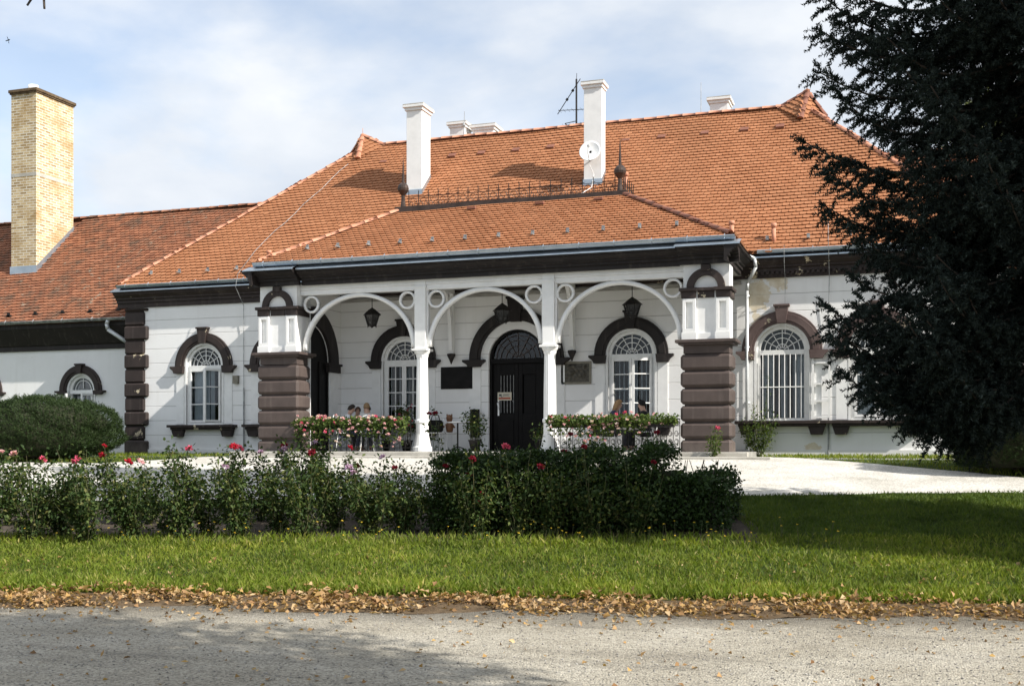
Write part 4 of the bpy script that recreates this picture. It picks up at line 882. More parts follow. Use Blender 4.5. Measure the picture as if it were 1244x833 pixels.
def table(loc, label, r=.34):
    t = thing('bistro_table', label, 'table', loc, 0, 'tables on the porch')
    MB().lathe(0, 0, [(r-.01,.70),(r,.705),(r,.725),(r-.01,.73)], 28).build('tabletop', 'white', t); MB().tube((0,0,.04), (0,0,.70), .022, n=8).build('stem', 'iron', t)
    b = MB()
    for k_ in range(3): a = 2.1*k_; b.path([(0,0,.12),(.15*math.cos(a),.15*math.sin(a),.07),(.26*math.cos(a),.26*math.sin(a),.0)], .014, 6)
    b.build('foot', 'iron', t); return t
def fl(px, Y): p = at(px, 540, Y); return Vector((p.x, Y, FL))
table(fl(436, 25.75), 'white round table among the four seated guests'); table(fl(762, 25.75), 'white round table between the two guests by the right railing'); ts = table(fl(556, 26.1), 'small empty white table left of the front door', .26)
chair(fl(529, 26.0), 1.7, 'white wire chair right of the left column with a black bag'); ch2 = chair(fl(546, 26.45), 2.4, 'white wire chair holding a brown wooden figure')
for px, Y, rz, lb in ((418,25.55,1.9,'white chair under the leftmost guest at the railing'), (433,26.2,.6,'white chair under the guest second from left'), (446,25.5,-2.6,'white chair under the blond guest by the left column'), (455,26.1,-1.2,'white chair under the dark-haired guest next to the blond one'), (741,25.6,1.6,'white chair under the long-haired guest at the right railing'), (786,25.7,-1.6,'white chair under the guest in black near the right pier')):
    chair(fl(px, Y), rz, lb)
p_ = fl(529, 25.96); b = MB(); b.pillow(-.20, .20, -.08, .08, 0, .30, .05); b.path([(-.12,0,.29),(-.08,0,.42),(.08,0,.42),(.12,0,.29)], .012, 6); o = b.build('handbag', 'black', None, False, .01); o.location = p_+Vector((0,0,.47)); tag(o, 'black handbag lying on the white chair beside the left column', 'bag')
p_ = fl(546, 26.42); b = MB(); b.lathe(0, 0, [(.02,0),(.08,.01),(.10,.10),(.09,.2),(.05,.26),(.075,.31),(.085,.37),(.06,.43),(.01,.45)], 14); b.tube((-.08,-.02,.2),(-.16,-.06,.12), .03, .022, n=8); b.tube((.08,-.02,.2),(.16,-.06,.12), .03, .022, n=8); b.tube((-.05,0,.41),(-.07,0,.46), .028, .015, n=7); b.tube((.05,0,.41),(.07,0,.46), .028, .015, n=7)
o = b.build('wooden_figure', simple('brown_wood', (.15,.07,.035), (.22,.11,.055), 8, .5), None, True); o.location = p_+Vector((0,0,.47)); tag(o, 'brown wooden figure sitting on a white chair left of the door', 'figurine')

# people at the tables
def skinned(name, pts, edges, rad, m, parent, sub=1):
    me = bpy.data.meshes.new(name); me.from_pydata(pts, edges, []); o = bpy.data.objects.new(name, me); COL.objects.link(o)
    k = o.modifiers.new('skin', 'SKIN'); sv = me.skin_vertices[0].data
    for i, r in enumerate(rad): sv[i].radius = (r, r) if not isinstance(r, tuple) else r; sv[i].use_root = (i == 0)
    q = o.modifiers.new('sub', 'SUBSURF'); q.levels = sub; q.render_levels = sub
    dg = bpy.context.evaluated_depsgraph_get(); m2 = bpy.data.meshes.new_from_object(o.evaluated_get(dg)); bpy.data.objects.remove(o)
    m2.materials.clear(); return link(name, m2, m, parent, True)
def person(loc, rz, lean, label, hair, shirt, trousers, longhair=False, sc=.93, tilt=0.):
    t = thing('person', label, 'person', loc, rz, None); t.scale = (sc,)*3
    def lp(y, z): a = z-.5; return (y-math.sin(lean)*a, .5+math.cos(lean)*a)     # lean the upper body forward (-Y)
    def up(x, y, z): y2, z2 = lp(y, z); return (x, y2, z2)
    P = []; E = []; R = []
    def v(p, r, par=None):
        P.append(p); R.append(r); 
        if par is not None: E.append((par, len(P)-1))
        return len(P)-1
    pel = v((0,.02,.52), (.15,.11)); ab = v(up(0,.02,.70), (.125,.10), pel); chs = v(up(0,.02,.90), (.15,.11), ab); shl = v(up(0,.03,1.03), (.10,.08), chs); nk = v(up(0,.02,1.10), .052, shl); hb = v(up(0,-.0,1.18), (.070,.085), nk); hm = v(up(0,.0,1.26), (.078,.095), hb); ht = v(up(0,.01,1.345), (.055,.065), hm)
    ns = v(up(0,-.105,1.225), .014, hb)
    for sx in (-1,1):
        sh = v(up(sx*.17,.02,1.01), .055, shl); el = v(up(sx*.24,-.13,.82), .042, sh); wr = v((sx*.14, lp(0,.80)[0]-.30, .80), .028, el); ha = v((sx*.11, lp(0,.80)[0]-.37, .80), (.038,.02), wr)
        for k_ in range(4): f0 = v((sx*(.085+.02*k_), lp(0,.80)[0]-.42, .80), .009, ha); v((sx*(.082+.02*k_), lp(0,.80)[0]-.46, .785), .008, f0)
        th_ = v((sx*.065, lp(0,.80)[0]-.385, .79), .010, ha)
        hp = v((sx*.10,-.02,.50), .085, pel); kn = v((sx*.13,-.42,.50), .058, hp); an = v((sx*.13,-.40,.09), .036, kn); v((sx*.135,-.54,.035), (.035,.025), an)
    skinned('body', P, E, R, 'skin', t)
    cloth = lambda nm, col: mat(nm, col, .85)
    P, E, R = [], [], []
    ab = v((0,.02,.50), (.165,.125)); ab = v(up(0,.02,.70), (.142,.117), ab); chs = v(up(0,.02,.90), (.168,.127), ab); shl = v(up(0,.03,1.035), (.115,.09), chs)
    for sx in (-1,1): sh = v(up(sx*.17,.02,1.01), .068, shl); v(up(sx*.225,-.09,.87), .056, sh)
    skinned('shirt', P, E, R, cloth('shirt_cloth', shirt), t)
    P, E, R = [], [], []
    pel = v((0,.02,.53), (.165,.12))
    for sx in (-1,1): hp = v((sx*.10,-.02,.505), .098, pel); kn = v((sx*.13,-.425,.505), .07, hp); v((sx*.13,-.40,.12), .055, kn)
    skinned('trousers', P, E, R, cloth('trouser_cloth', trousers), t)
    b = MB(); vs = []; n, m_ = 20, 12
    for j in range(m_+1):
        for i in range(n):
            a = 2*math.pi*i/n; ph = math.pi*.62*j/m_; front = max(0, -math.sin(a)); 
            ph2 = ph*(1-.45*front**1.5); rr = .092+.004*math.sin(a*7+j*.4)+.003*math.sin(a*13+j); drop = (.22*max(0,(j/m_-.55)) if longhair else 0)*(1-front)
            vs.append(up(rr*.93*math.sin(ph2)*math.cos(a), .015+rr*1.12*math.sin(ph2)*math.sin(a), 1.262+.118*math.cos(ph2)-drop*1.3))
    b.add(vs, [(j*n+i, j*n+(i+1)%n, (j+1)*n+(i+1)%n, (j+1)*n+i) for j in range(m_) for i in range(n)]); o = b.build('hair', cloth('hair_strands', hair), t, True); q = o.modifiers.new('solid', 'SOLIDIFY'); q.thickness = .004
    e = MB()
    for sx in (-1,1): p = Vector(up(sx*.033,-.082,1.262)); e.lathe(p.x, p.y, [(.004,p.z-.009),(.011,p.z),(.004,p.z+.009)], 8)
    e.build('eyes', 'dark', t, True); return t
L_ = .30
person(fl(418,25.55), 1.9, L_, 'person in white top with dark hair, leftmost at the left railing', (.03,.022,.018), (.72,.73,.75), (.05,.06,.1), False, .875)
person(fl(433,26.2), .6, L_+.1, 'person with reddish brown hair, second from left at the left railing', (.07,.035,.022), (.75,.75,.76), (.08,.08,.09), False, .86)
person(fl(446,25.5), -2.6, L_-.1, 'blond person in pale top seen from behind at the left railing', (.26,.17,.09), (.55,.55,.53), (.06,.07,.1), False, .89)
person(fl(455,26.1), -1.2, L_, 'person with black hair bending close to the blond one', (.012,.01,.009), (.25,.24,.25), (.05,.05,.06), False, .88)
person(fl(741,25.6), 1.6, L_, 'person with long fair hair and dark blue top behind the right railing', (.33,.20,.10), (.03,.035,.07), (.05,.05,.06), True, .90)
person(fl(786,25.7), -1.6, L_-.1, 'person dressed in black beside the right pier', (.012,.011,.011), (.015,.015,.017), (.02,.02,.025), False, .88)

# ------------------------------------------------------------------ plants
def foliage_blob(n, c0, r0, ln, wd, fill=.45, up=.3, squash=1.):     # leaves spread through a lumpy ellipsoid
    c0 = np.asarray(c0); D = unit(n); rad = (fill+(1-fill)*rng.random(n))**.6
    P = c0+D*np.asarray(r0)*rad[:,None]*(1+.12*np.sin(D[:,:1]*7+c0[0])+.10*np.sin(D[:,2:]*9+c0[1])); Nn = unit(n)*.6+D*.6+np.array([0,0,up]); dd = unit(n)+D*.35
    return leaves(P, dd, Nn, rng.uniform(*ln, n), rng.uniform(*wd, n))
def cane_plant(name, loc, label, cat, h, spread, ncane, nleaf, m, blooms, group=None, lsize=(.045,.08), bend=.25, mstem='stem', low=.12, bottom=.25, whip=0):
    t = thing(name, label, cat, loc, 0, group); b = MB(); LV = []
    for k in range(ncane):
        a = random.uniform(0, 2*math.pi); hh = h*(random.uniform(.55, 1.) if k > whip else 1.02+.22*whip/2*random.random()); sp = spread*random.uniform(.3, 1.); pts = []
        for i in range(7):
            f = i/6; pts.append(Vector((math.cos(a)*sp*f**.75+random.uniform(-.02,.02), math.sin(a)*sp*f**1.3+random.uniform(-.02,.02), hh*f)))
        b.path(pts, .0075, 4, .003); nl = int(nleaf/ncane*hh/h*(1.2 if k > whip or not whip else .5))
        ts_ = np.clip(rng.uniform(bottom, 1.02, nl)**.8, 0, 1)*5.999; idx = ts_.astype(int); fr = (ts_-idx)[:,None]; A = np.array([tuple(p) for p in pts]); base = A[idx]*(1-fr)+A[np.minimum(idx+1,6)]*fr
        off = unit(nl)*rng.uniform(.02,low,nl)[:,None]; D = off/np.linalg.norm(off,axis=1,keepdims=True)+unit(nl)*.5; D[:,2] -= .15; Nn = unit(nl)*.7+np.array([0,0,.8]); LV.append(leaves(base+off, D, Nn, rng.uniform(*lsize,nl), rng.uniform(lsize[0]*.62,lsize[1]*.62,nl)))
        blooms_here = pts[-1]
        if k < len(blooms): put(RB[blooms[k]], 'bloom', t, blooms_here+Vector((0,0,.02)), random.uniform(.75,1.15))
    b.build('stems', mstem, t); npmesh('foliage', np.concatenate(LV), 4, m, t); return t
random.seed(31); rng = np.random.default_rng(31)
# rose beds: front row, then back row
FR = [(-15,16.8,.95,'rosepink','palest at the very left edge'),(28,16.6,1.05,'pink',''),(72,16.9,.95,'rosepink',''),(113,16.6,1.12,'rosepink',''),(150,16.8,.98,'red',''),(198,17.0,.62,'mauve',''),(228,16.7,1.18,'rosepink',''),(258,16.9,1.1,'red',''),(300,16.8,.95,'mauve',''),(335,17.0,1.0,'mauve',''),(372,16.8,1.02,'darkred',''),(410,17.1,1.0,'red',''),(452,16.9,.78,'mauve',''),(492,17.0,.82,'darkred',''),(532,17.1,.80,'darkred','')]
BR = [(8,18.4,.95,'pink'),(52,18.3,.90,'rosepink'),(96,18.5,.95,'red'),(140,18.4,1.08,'red'),(183,18.3,.8,'pink'),(272,18.5,1.08,'rosepink'),(318,18.4,1.0,'mauve'),(358,18.5,1.12,'darkred'),(396,18.4,1.1,'mauve'),(442,18.5,.72,'darkred'),(482,18.5,.74,'mauve'),(540,18.6,1.38,'darkred')]
cn = {'rosepink':'rose-pink','pink':'pale pink','red':'bright red','mauve':'mauve','darkred':'dark red'}
ordn = ['first','second','third','fourth','fifth','sixth','seventh','eighth','ninth','tenth','eleventh','twelfth','thirteenth','fourteenth','fifteenth']
for i, (px, z_, h_, colr, _) in enumerate(FR):
    cane_plant('rose_bush', gp(px+random.uniform(-9,9), z_-1.0+random.uniform(-.25,.25)), f'{"tall" if h_ > 1.08 else "low" if h_ < .85 else "leafy"} rose bush with {cn[colr]} blooms, {ordn[i]} from the left in the front row', 'rose bush', h_*random.uniform(.88,1.12), random.uniform(.38,.56), random.choice([9,12,15]) if h_ > .7 else 7, 1700 if h_ > .7 else 600, 'rose', [colr]*random.choice([1,1,1,2]), 'rose bushes in the bed', bottom=.05, low=.15, whip=2)
for i, (px, z_, h_, colr) in enumerate(BR):
    cane_plant('rose_bush', gp(px, z_-1.1), f'{"tall" if h_ > 1.08 else "low" if h_ < .85 else "leafy"} rose bush with {cn[colr]} blooms, {ordn[i]} from the left in the back row', 'rose bush', h_*random.uniform(.9,1.1), .38, random.choice([8,12]) if i < 11 else 4, 1500 if i < 11 else 330, 'rose', [colr]*random.choice([1,1,2]), 'rose bushes in the bed', bottom=.08, low=.15, whip=2)
# clipped leafy hedge at the right end of the bed
t = thing('box_hedge', 'dark uneven leafy hedge at the right end of the rose bed', 'hedge', gp(710, 16.3)); p0 = gp(558, 16.4); p1 = gp(866, 16.1); C0 = t.location
LV = []
for i in range(15):
    f = i/14; p = p0.lerp(p1, f)-C0; g0 = gz(p.x+C0.x, p.y+C0.y)-C0.z; hgt = (1.0+.09*math.sin(i*1.9)+.06*math.sin(i*4.1))*(1 if i < 12 else (.80 if i == 12 else .74 if i == 13 else .66)); n = 2300
    P = np.stack([rng.uniform(-.20,.20,n)*1.1, rng.uniform(-.62,.62,n), rng.uniform(0.02,1,n)*hgt], 1)
    face = rng.random(n); P[face < .30,2] = hgt-np.abs(rng.normal(0,.05,(face < .30).sum())); k = (face >= .3) & (face < .68); P[k,1] = -.60-rng.normal(0,.05,k.sum()); k = (face >= .68) & (face < .85); P[k,1] = .60+rng.normal(0,.05,k.sum())
    if i >= 13: k = face >= .5; P[k,0] = np.abs(P[k,0])*.6+.16
    P[:,1] *= 1-.18*(P[:,2]/hgt)**3; P += np.array([p.x,p.y,g0])+rng.normal(0,.035,(n,3)); P[:,2] += .07*np.sin(P[:,0]*5.3+1)*np.sin(P[:,1]*4+2)*(P[:,2]/hgt); P[:,1] += .06*np.sin(P[:,0]*4.1)*np.sin(P[:,2]*5)
    Nn = unit(n)*.7+np.array([.1,-.35,.7]); LV.append(leaves(P, unit(n)+np.array([0,-.2,.3]), Nn, rng.uniform(.045,.075,n), rng.uniform(.028,.046,n)))
npmesh('foliage', np.concatenate(LV), 4, 'hedgeleaf', t)
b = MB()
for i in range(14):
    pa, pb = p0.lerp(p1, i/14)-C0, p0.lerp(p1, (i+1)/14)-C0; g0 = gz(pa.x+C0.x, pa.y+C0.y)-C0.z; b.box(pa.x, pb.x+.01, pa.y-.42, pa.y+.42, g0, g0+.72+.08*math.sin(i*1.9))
b.build('inner_twigs', 'twigs', t)  # solid core, coloured as the shaded inside of the hedge
b = MB(); 
for i in range(22):
    p = p0.lerp(p1, (i+.5)/22)-C0; g0 = gz(p.x+C0.x, p.y+C0.y)-C0.z
    for k_ in range(3): x_, y_ = p.x+random.uniform(-.15,.15), p.y+random.uniform(-.4,.4); b.path([(x_,y_,g0-.03),(x_+random.uniform(-.1,.1),y_+random.uniform(-.1,.1),g0+.5),(x_+random.uniform(-.2,.2),y_+random.uniform(-.2,.2),g0+.95)], .012, 5, .005)
b.build('stems', 'bark', t)
for px, py, z_, cl in ((612,569,15.95,'rosepink'),(586,600,15.7,'darkred'),(570,577,15.8,'darkred'),(583,612,15.7,'darkred')):
    l_ = (px-622)/F*z_; X_, Y_ = cw(l_, z_); put(RB[cl], 'bloom', t, Vector((X_,Y_,EYE+(HY-py)/F*z_))-C0, .9)
for px, z_, h_, lb in ((575,17.2,1.40,'spindly dark rose standard rising above the hedge left of the door'),(655,17.3,1.22,'spindly rose rising above the hedge beside the right column'),(690,17.2,1.2,'dark red rose bush behind the hedge near the right column'),(790,17.0,1.22,'thin rose with one red bud behind the right part of the hedge')):
    cane_plant('rose_bush', gp(px, z_), lb, 'rose bush', h_, .24, 3, 150, 'rose', ['darkred','darkred'] if '690' in str(px) else ['darkred'] if px == 790 else [], 'rose bushes in the bed', bottom=.3, low=.10)
for px, z_, h_, cl, lb in ((575,15.5,.95,'darkred','leafy rose with dark red bloom pressed against the left end of the hedge'),(628,15.45,1.05,'rosepink','leafy rose with pink bloom in front of the hedge below the door'),(672,15.5,.9,'darkred','low leafy rose with dark red bloom in front of the hedge middle'),(722,15.4,1.0,'darkred','leafy rose with dark bloom in front of the hedge below the right porch arch'),(775,15.4,.85,'darkred','low leafy rose in front of the hedge near its right end')):
    cane_plant('rose_bush', gp(px, z_), lb, 'rose bush', h_, .42, 11, 1300, 'rose', [cl], 'rose bushes in the bed', bottom=.04, low=.16, whip=2)
# small plants by the house
cane_plant('rose_bush', Vector((*at(866, 545, 24.05).to_2d()[:1], 24.02, gz(-4, 24.0))), 'small rose with a single pink bloom in front of the right pier', 'rose bush', .62, .18, 6, 260, 'gera', ['rosepink'], None, bottom=.05)
p_ = at(922, 545, 26.6); cane_plant('climbing_plant', Vector((p_.x, 26.62, HZ)), 'bright green climber growing up the wall beside the downpipe', 'climbing plant', .98, .42, 14, 900, 'gera', [], None, (.05,.08), bottom=.15, low=.14)
o = cane_plant('climbing_plant', Vector((p_.x+.03, 26.70, HZ)), 'thin pale shoots of the climber reaching up beside the barred window', 'climbing plant', 1.85, .20, 4, 110, 'gera', [], None, (.04,.06), bottom=.45, low=.06)
def potted(px, Y, h, label, n, sp):
    p = fl(px, Y); t = cane_plant('potted_plant', p, label, 'potted plant', h, sp, 7, n, 'rose', [], 'potted plants on the porch', (.05,.09), bottom=.45, low=.12)
    MB().lathe(0, 0, [(.10,0),(.15,.24),(.165,.25),(.165,.28),(.14,.28),(.13,.26)], 20).build('pot', 'iron', t, True)
potted(577, 25.5, .95, 'dark leafy potted plant in front of the black board', 420, .34); potted(657, 25.4, .62, 'small potted plant at the foot of the right column', 220, .2); potted(494, 26.3, 1.15, 'potted plant with red flowers beneath the window left of the door', 420, .3); potted(468, 26.6, .9, 'dark potted plant by the left side of the same window', 240, .2)
for o in [x for x in bpy.data.objects if x.name.startswith('potted_plant') and x.parent is None][2:3]:
    for i in range(16): put(FH['darkred' if i % 3 else 'rosepink'], 'flower_head', o, (random.uniform(-.25,.25), random.uniform(-.25,.1), random.uniform(.6,1.2)), random.uniform(.6,1.))
# shoots: bundles of needle triangles around an axis
def shoots(P, D, ln, nn_, nl, nw, spread=.55):
    n = len(P); D = D/np.linalg.norm(D, axis=1, keepdims=True); out = []
    for k in range(nn_):
        f = (k+.5)/nn_; base = P+D*ln[:,None]*(f*.9); r = unit(n); r -= (r*D).sum(1,keepdims=True)*D; r /= np.linalg.norm(r,axis=1,keepdims=True)+1e-9
        d = D*(1-spread)+r*spread; d /= np.linalg.norm(d,axis=1,keepdims=True); sd = np.cross(d, unit(n)); sd /= np.linalg.norm(sd,axis=1,keepdims=True)+1e-9
        L1 = (nl*rng.uniform(.8,1.25,n))[:,None]; out.append(np.stack([base-sd*nw/2, base+sd*nw/2, base+d*L1], 1))
    return np.stack(out, 1).reshape(-1,3)
def dome(name, loc, label, cat, r0, h, n, m, power=2.4):
    t = thing(name, label, cat, loc)
    D = unit(n*2); D = D[D[:,2] > -.75][:n]; k = (np.abs(D[:,0])**power+np.abs(D[:,1])**power+np.abs(D[:,2])**power)**(-1/power)
    lump = 1+.035*np.sin(D[:,0]*9+1)+.035*np.sin(D[:,1]*11)+.035*np.sin(D[:,2]*8+D[:,0]*5)+.02*np.sin(D[:,0]*23+D[:,2]*17)+np.abs(rng.normal(0,.018,len(D))); P = D*k[:,None]*lump[:,None]*np.array([r0[0],r0[1],h*.56])+np.array([0,0,h*.44]); P[:,2] = np.maximum(P[:,2], .04); P -= D*np.abs(rng.normal(0,.03,(len(D),1)))
    npmesh('foliage', shoots(P-D*.05, D*.7+np.array([0,0,.75])+.35*unit(len(D)), rng.uniform(.08,.16,len(D)), 6, .05, .016), 3, m, t)
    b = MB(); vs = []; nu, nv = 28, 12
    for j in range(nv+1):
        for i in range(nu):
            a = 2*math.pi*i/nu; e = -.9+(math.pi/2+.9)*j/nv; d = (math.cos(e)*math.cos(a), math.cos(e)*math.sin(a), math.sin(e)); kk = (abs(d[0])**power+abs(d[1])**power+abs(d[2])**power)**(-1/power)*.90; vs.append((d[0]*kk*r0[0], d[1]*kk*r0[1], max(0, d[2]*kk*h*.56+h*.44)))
    b.add(vs, [(j*nu+i, j*nu+(i+1)%nu, (j+1)*nu+(i+1)%nu, (j+1)*nu+i) for j in range(nv) for i in range(nu)]).build('inner_twigs', 'twigs', t, True)  # solid core with the inner shade in its colour
    b = MB()
    for k_ in range(5): a = 1.3*k_; b.path([(.05*math.cos(a),.05*math.sin(a),-.05),(.3*math.cos(a),.3*math.sin(a),.3*h)], .05, 6, .03)
    b.build('trunk', 'bark', t); return t

p_ = gp(50, 29.0); dome('yew_bush', p_, 'wide dome-shaped clipped yew in front of the left wing', 'yew bush', (1.9, 1.6), 1.5, 17000, 'yewleaf')
p_ = gp(1240, 20.7); dome('yew_bush', p_, 'dark rounded yew on the grass under the spruce', 'yew bush', (1.35, 1.1), 1.65, 8000, 'yewleaf', 2.1)

# the big spruce
TL, TZ = 7.1, 14.9; X_, Y_ = cw(TL, TZ); SB = Vector((X_, Y_, gz(X_, Y_)))
spr = thing('spruce_tree', 'tall dark blue-green spruce with drooping branches right of the house', 'tree', SB); HT = 16.5
b = MB(); b.path([(0,0,-.2),(0,0,.3),(.02,0,3),(.0,.03,7),(-.03,0,12),(0,0,HT)], .24, 12, .03); b.build('trunk', 'bark', spr, True)
limb = MB(); SP, SD, SLn = [], [], []
camR = Vector((c, s, 0)); camF = Vector((-s, c, 0))
def spruce_branch(h0, az, Lb, drop, rise):
    d = camR*math.cos(az)+camF*math.sin(az); Lb *= 1-.22*abs(math.sin(az)); sdv = Vector((-d.y, d.x, 0)); pts = []; nseg = 10
    wav = random.uniform(-.1,.1)
    for i in range(nseg+1):
        f = i/nseg; pts.append(Vector((0,0,h0))+d*(Lb*f)+sdv*(wav*math.sin(f*3))+Vector((0,0,-drop*math.sin(f*1.9)/.946+rise*max(0,f-.55)**2*5)))
    limb.path(pts, .040*(Lb/3.2), 5, .008); A = np.array([tuple(p) for p in pts])
    nt = int(Lb*30)
    for k in range(nt):
        f = .14+.86*(k+random.random())/nt; x = f*nseg; i = min(int(x), nseg-1); base = Vector(A[i]*(1-(x-i))+A[i+1]*(x-i)); tg = (pts[i+1]-pts[i]).normalized()
        sg = 1 if k % 2 else -1; tl = (.22+.26*(1-f)**.8*min(1, f*3))*random.uniform(.7,1.25)
        td = (tg*random.uniform(.35,1.1)+sdv*sg*random.uniform(.1,1.)+Vector((0,0,random.uniform(-.9,.35)))).normalized()
        ns = max(2, int(tl/.055))
        for j in range(ns):
            g = (j+.5)/ns; p = base+td*(tl*g)+Vector((0,0,-.22*tl*g*g)); jj = Vector((random.gauss(0,.16),random.gauss(0,.16),random.gauss(0,.16)))
            SP.append(tuple(p)); SD.append(tuple(td+jj+Vector((0,0,-.25*g)))); SLn.append(random.uniform(.09,.15))
    for j in range(4): SP.append(tuple(pts[-1])); SD.append(tuple(tg+Vector((random.gauss(0,.3),random.gauss(0,.3),random.gauss(.15,.3))))); SLn.append(.13)
# limbs that reach out towards the house, tier by tier (height, length, sag)
random.seed(23); rng = np.random.default_rng(23)
LIMB = [(7.5,2.95,.6),(7.2,2.75,.5),(6.75,2.95,.35),(6.5,2.9,.55),(6.05,2.6,.5),(5.35,3.05,.25),(5.15,2.75,.55),(4.75,2.8,.4),(4.35,2.55,.5),(4.0,2.5,.55),(3.55,2.6,.6),(3.4,2.9,.45),(3.15,2.85,.5),(3.0,2.95,.55),(2.85,2.7,.7),(2.8,2.5,.85),(2.75,2.2,.9),(2.7,1.8,.9),(3.2,2.3,.9),(3.6,2.4,.8)]
for i, (h_, L2, dr) in enumerate(LIMB):
    h_ = (h_-1.7)*1.064+1.7-SB.z; L2 = max(1.1, 1.064*L2+(.12 if i < 2 else .0 if i < 8 else -.12))
    for dz, da, lf in ((0,0,1.),(.12,.45,.9),(-.08,-.42,.88)): spruce_branch(h_+dz, math.pi+da+random.uniform(-.15,.15), L2*lf, dr, random.uniform(.3,.6))
h_ = 2.9
while h_ < HT-.6:
    R_ = 3.05 if h_ < 7.5 else 3.05*max(.08, 1-((h_-7.5)/(HT-7.3)))**.85
    for k in range(8):
        az = 2*math.pi*(k+random.random())/7+h_*2.1; dl = abs((az-math.pi+math.pi) % (2*math.pi)-math.pi)
        if h_ < 8.8 and dl < .55: continue
        if 4.6 < h_ < 9 and dl < (1.1 if 7.0 < h_ < 8.2 else 1.4) and random.random() < (.9 if 7.0 < h_ < 8.2 else .3): continue
        spruce_branch(h_, az, R_*random.uniform(.78,1.05)*(.9 if dl < 1.1 and h_ < 8 else 1), (.5+.1*random.random())*min(1, R_/2.5)*(.5 if h_ < 4 else 1), random.uniform(.3,.6))
    h_ += .34
limb.build('limbs', 'bark', spr, True)
npmesh('crown', shoots(np.array(SP), np.array(SD), np.array(SLn), 15, .046, .022, .72), 3, 'spruce', spr)
X_, Y_ = cw(12.6, 11.3); sp2 = thing('spruce_tree', 'unseen second spruce added outside the right frame edge to darken the lawn', 'tree', (X_, Y_, gz(X_, Y_)), 2.0); sp2.scale = (.85, .85, 1.15)  # unseen copy of the spruce, added to darken it and the lawn
for ch in list(spr.children): k = ch.copy(); COL.objects.link(k); k.parent = sp2
print('spruce shoots', len(SP))
# broadleaf trees
random.seed(4); rng = np.random.default_rng(4)
def broadleaf(loc, label, h, r, n, m, trunk_r=.18, base=.45, ls=(.07,.12), shape=None):
    t = thing('broadleaf_tree', label, 'tree', loc); b = MB(); b.path([(0,0,-.2),(.05,.03,h*.25),(-.04,.02,h*.5),(0,0,h*.85)], trunk_r, 10, trunk_r*.25); cl = []
    for k in range(shape or 26):
        d = Vector(unit(1)[0]); p = Vector((d.x*r*.8, d.y*r*.8, h*base+(h*(1-base))*(.5+.5*d.z)*.92)); p.x *= 1-.35*abs(d.z); p.y *= 1-.35*abs(d.z); cl.append(p)
        st = Vector((0,0,max(h*.22, p.z-.35*h*random.random()-r*.35))); b.path([st, st.lerp(p,.5)+Vector((0,0,.08*r)), p], trunk_r*.35, 5, .012)
    b.build('trunk', 'bark', t, True); per = n//len(cl)
    npmesh('crown', np.concatenate([foliage_blob(per, tuple(p), (r*.36, r*.36, r*.27), ls, (ls[0]*.6, ls[1]*.6), .25, .4) for p in cl]), 4, m, t); return t
def cpt(l_, z_): X, Y = cw(l_, z_); return Vector((X, Y, gz(X, Y)))
broadleaf(cpt(4.75, 1.05), 'leafy roadside tree beside the camera, shading the road', 11., 4.0, 60000, 'tree', .2, .5, (.13,.22), 48)
broadleaf(cpt(15.8, 7.3), 'tall park tree right of the camera, its high crown shading the rose bed', 22., 2.3, 36000, 'tree', .3, .58, (.16,.26), 40)
broadleaf(cpt(19.5, 46.), 'pale loose-leaved tree standing far behind the right wing', 15., 4.2, 15000, 'paletree', .25, .35, (.12,.2))
t = thing('overhanging_tree', 'tree at the left frame edge with one twig hanging into view', 'tree', cpt(-8.2, 12.5)); b = MB(); b.path([(0,0,-.2),(.1,0,2.5),(.05,.1,5.5),(.3,.0,8.2)], .2, 10, .08)
tw = at(52, -14, cw((52-622)/F*12.5, 12.5)[1])-t.location; b.path([(.1,.05,5.8), Vector((.1,.05,5.8)).lerp(tw,.5)+Vector((0,0,.5)), tw], .06, 6, .012); tips = [at(33, 7, t.location.y+tw.y)-t.location, at(54, 11, t.location.y+tw.y)-t.location]
for q_ in tips: b.path([tw, tw.lerp(q_,.6)+Vector((0,0,.03)), q_], .015, 6, .012)
b.build('trunk', 'bark', t, True)
LV = [foliage_blob(90, tuple(tw+Vector((.07,0,.05))), (.13,.1,.09), (.08,.12), (.05,.08), .1, .1)]
for k in range(14): d = unit(1)[0]; LV.append(foliage_blob(420, (d[0]*1.6-.6, d[1]*1.9+.2, 8.2+d[2]*1.3), (.8,.8,.6), (.08,.12), (.05,.08), .2, .4))
npmesh('crown', np.concatenate(LV), 4, 'tree', t)
# a bird high over the left wing
b = MB(); b.lathe(0, 0, [(.01,-.10),(.035,-.05),(.04,.03),(.02,.09),(.003,.12)], 8); b.add([(-.01,0,.04),(-.24,-.02,.0),(-.12,.0,-.03),(.01,0,.04),(.24,-.02,.0),(.12,0,-.03),(0,0,-.04),(-.04,0,-.16),(.04,0,-.16)], [(0,1,2),(3,5,4),(6,7,8)])
o = b.build('bird', 'black'); o.location = at(10, 49, 52); o.rotation_euler = (.2,1.3,.4); tag(o, 'tiny dark bird flying above the brick chimney', 'bird')

random.seed(8); rng = np.random.default_rng(8)
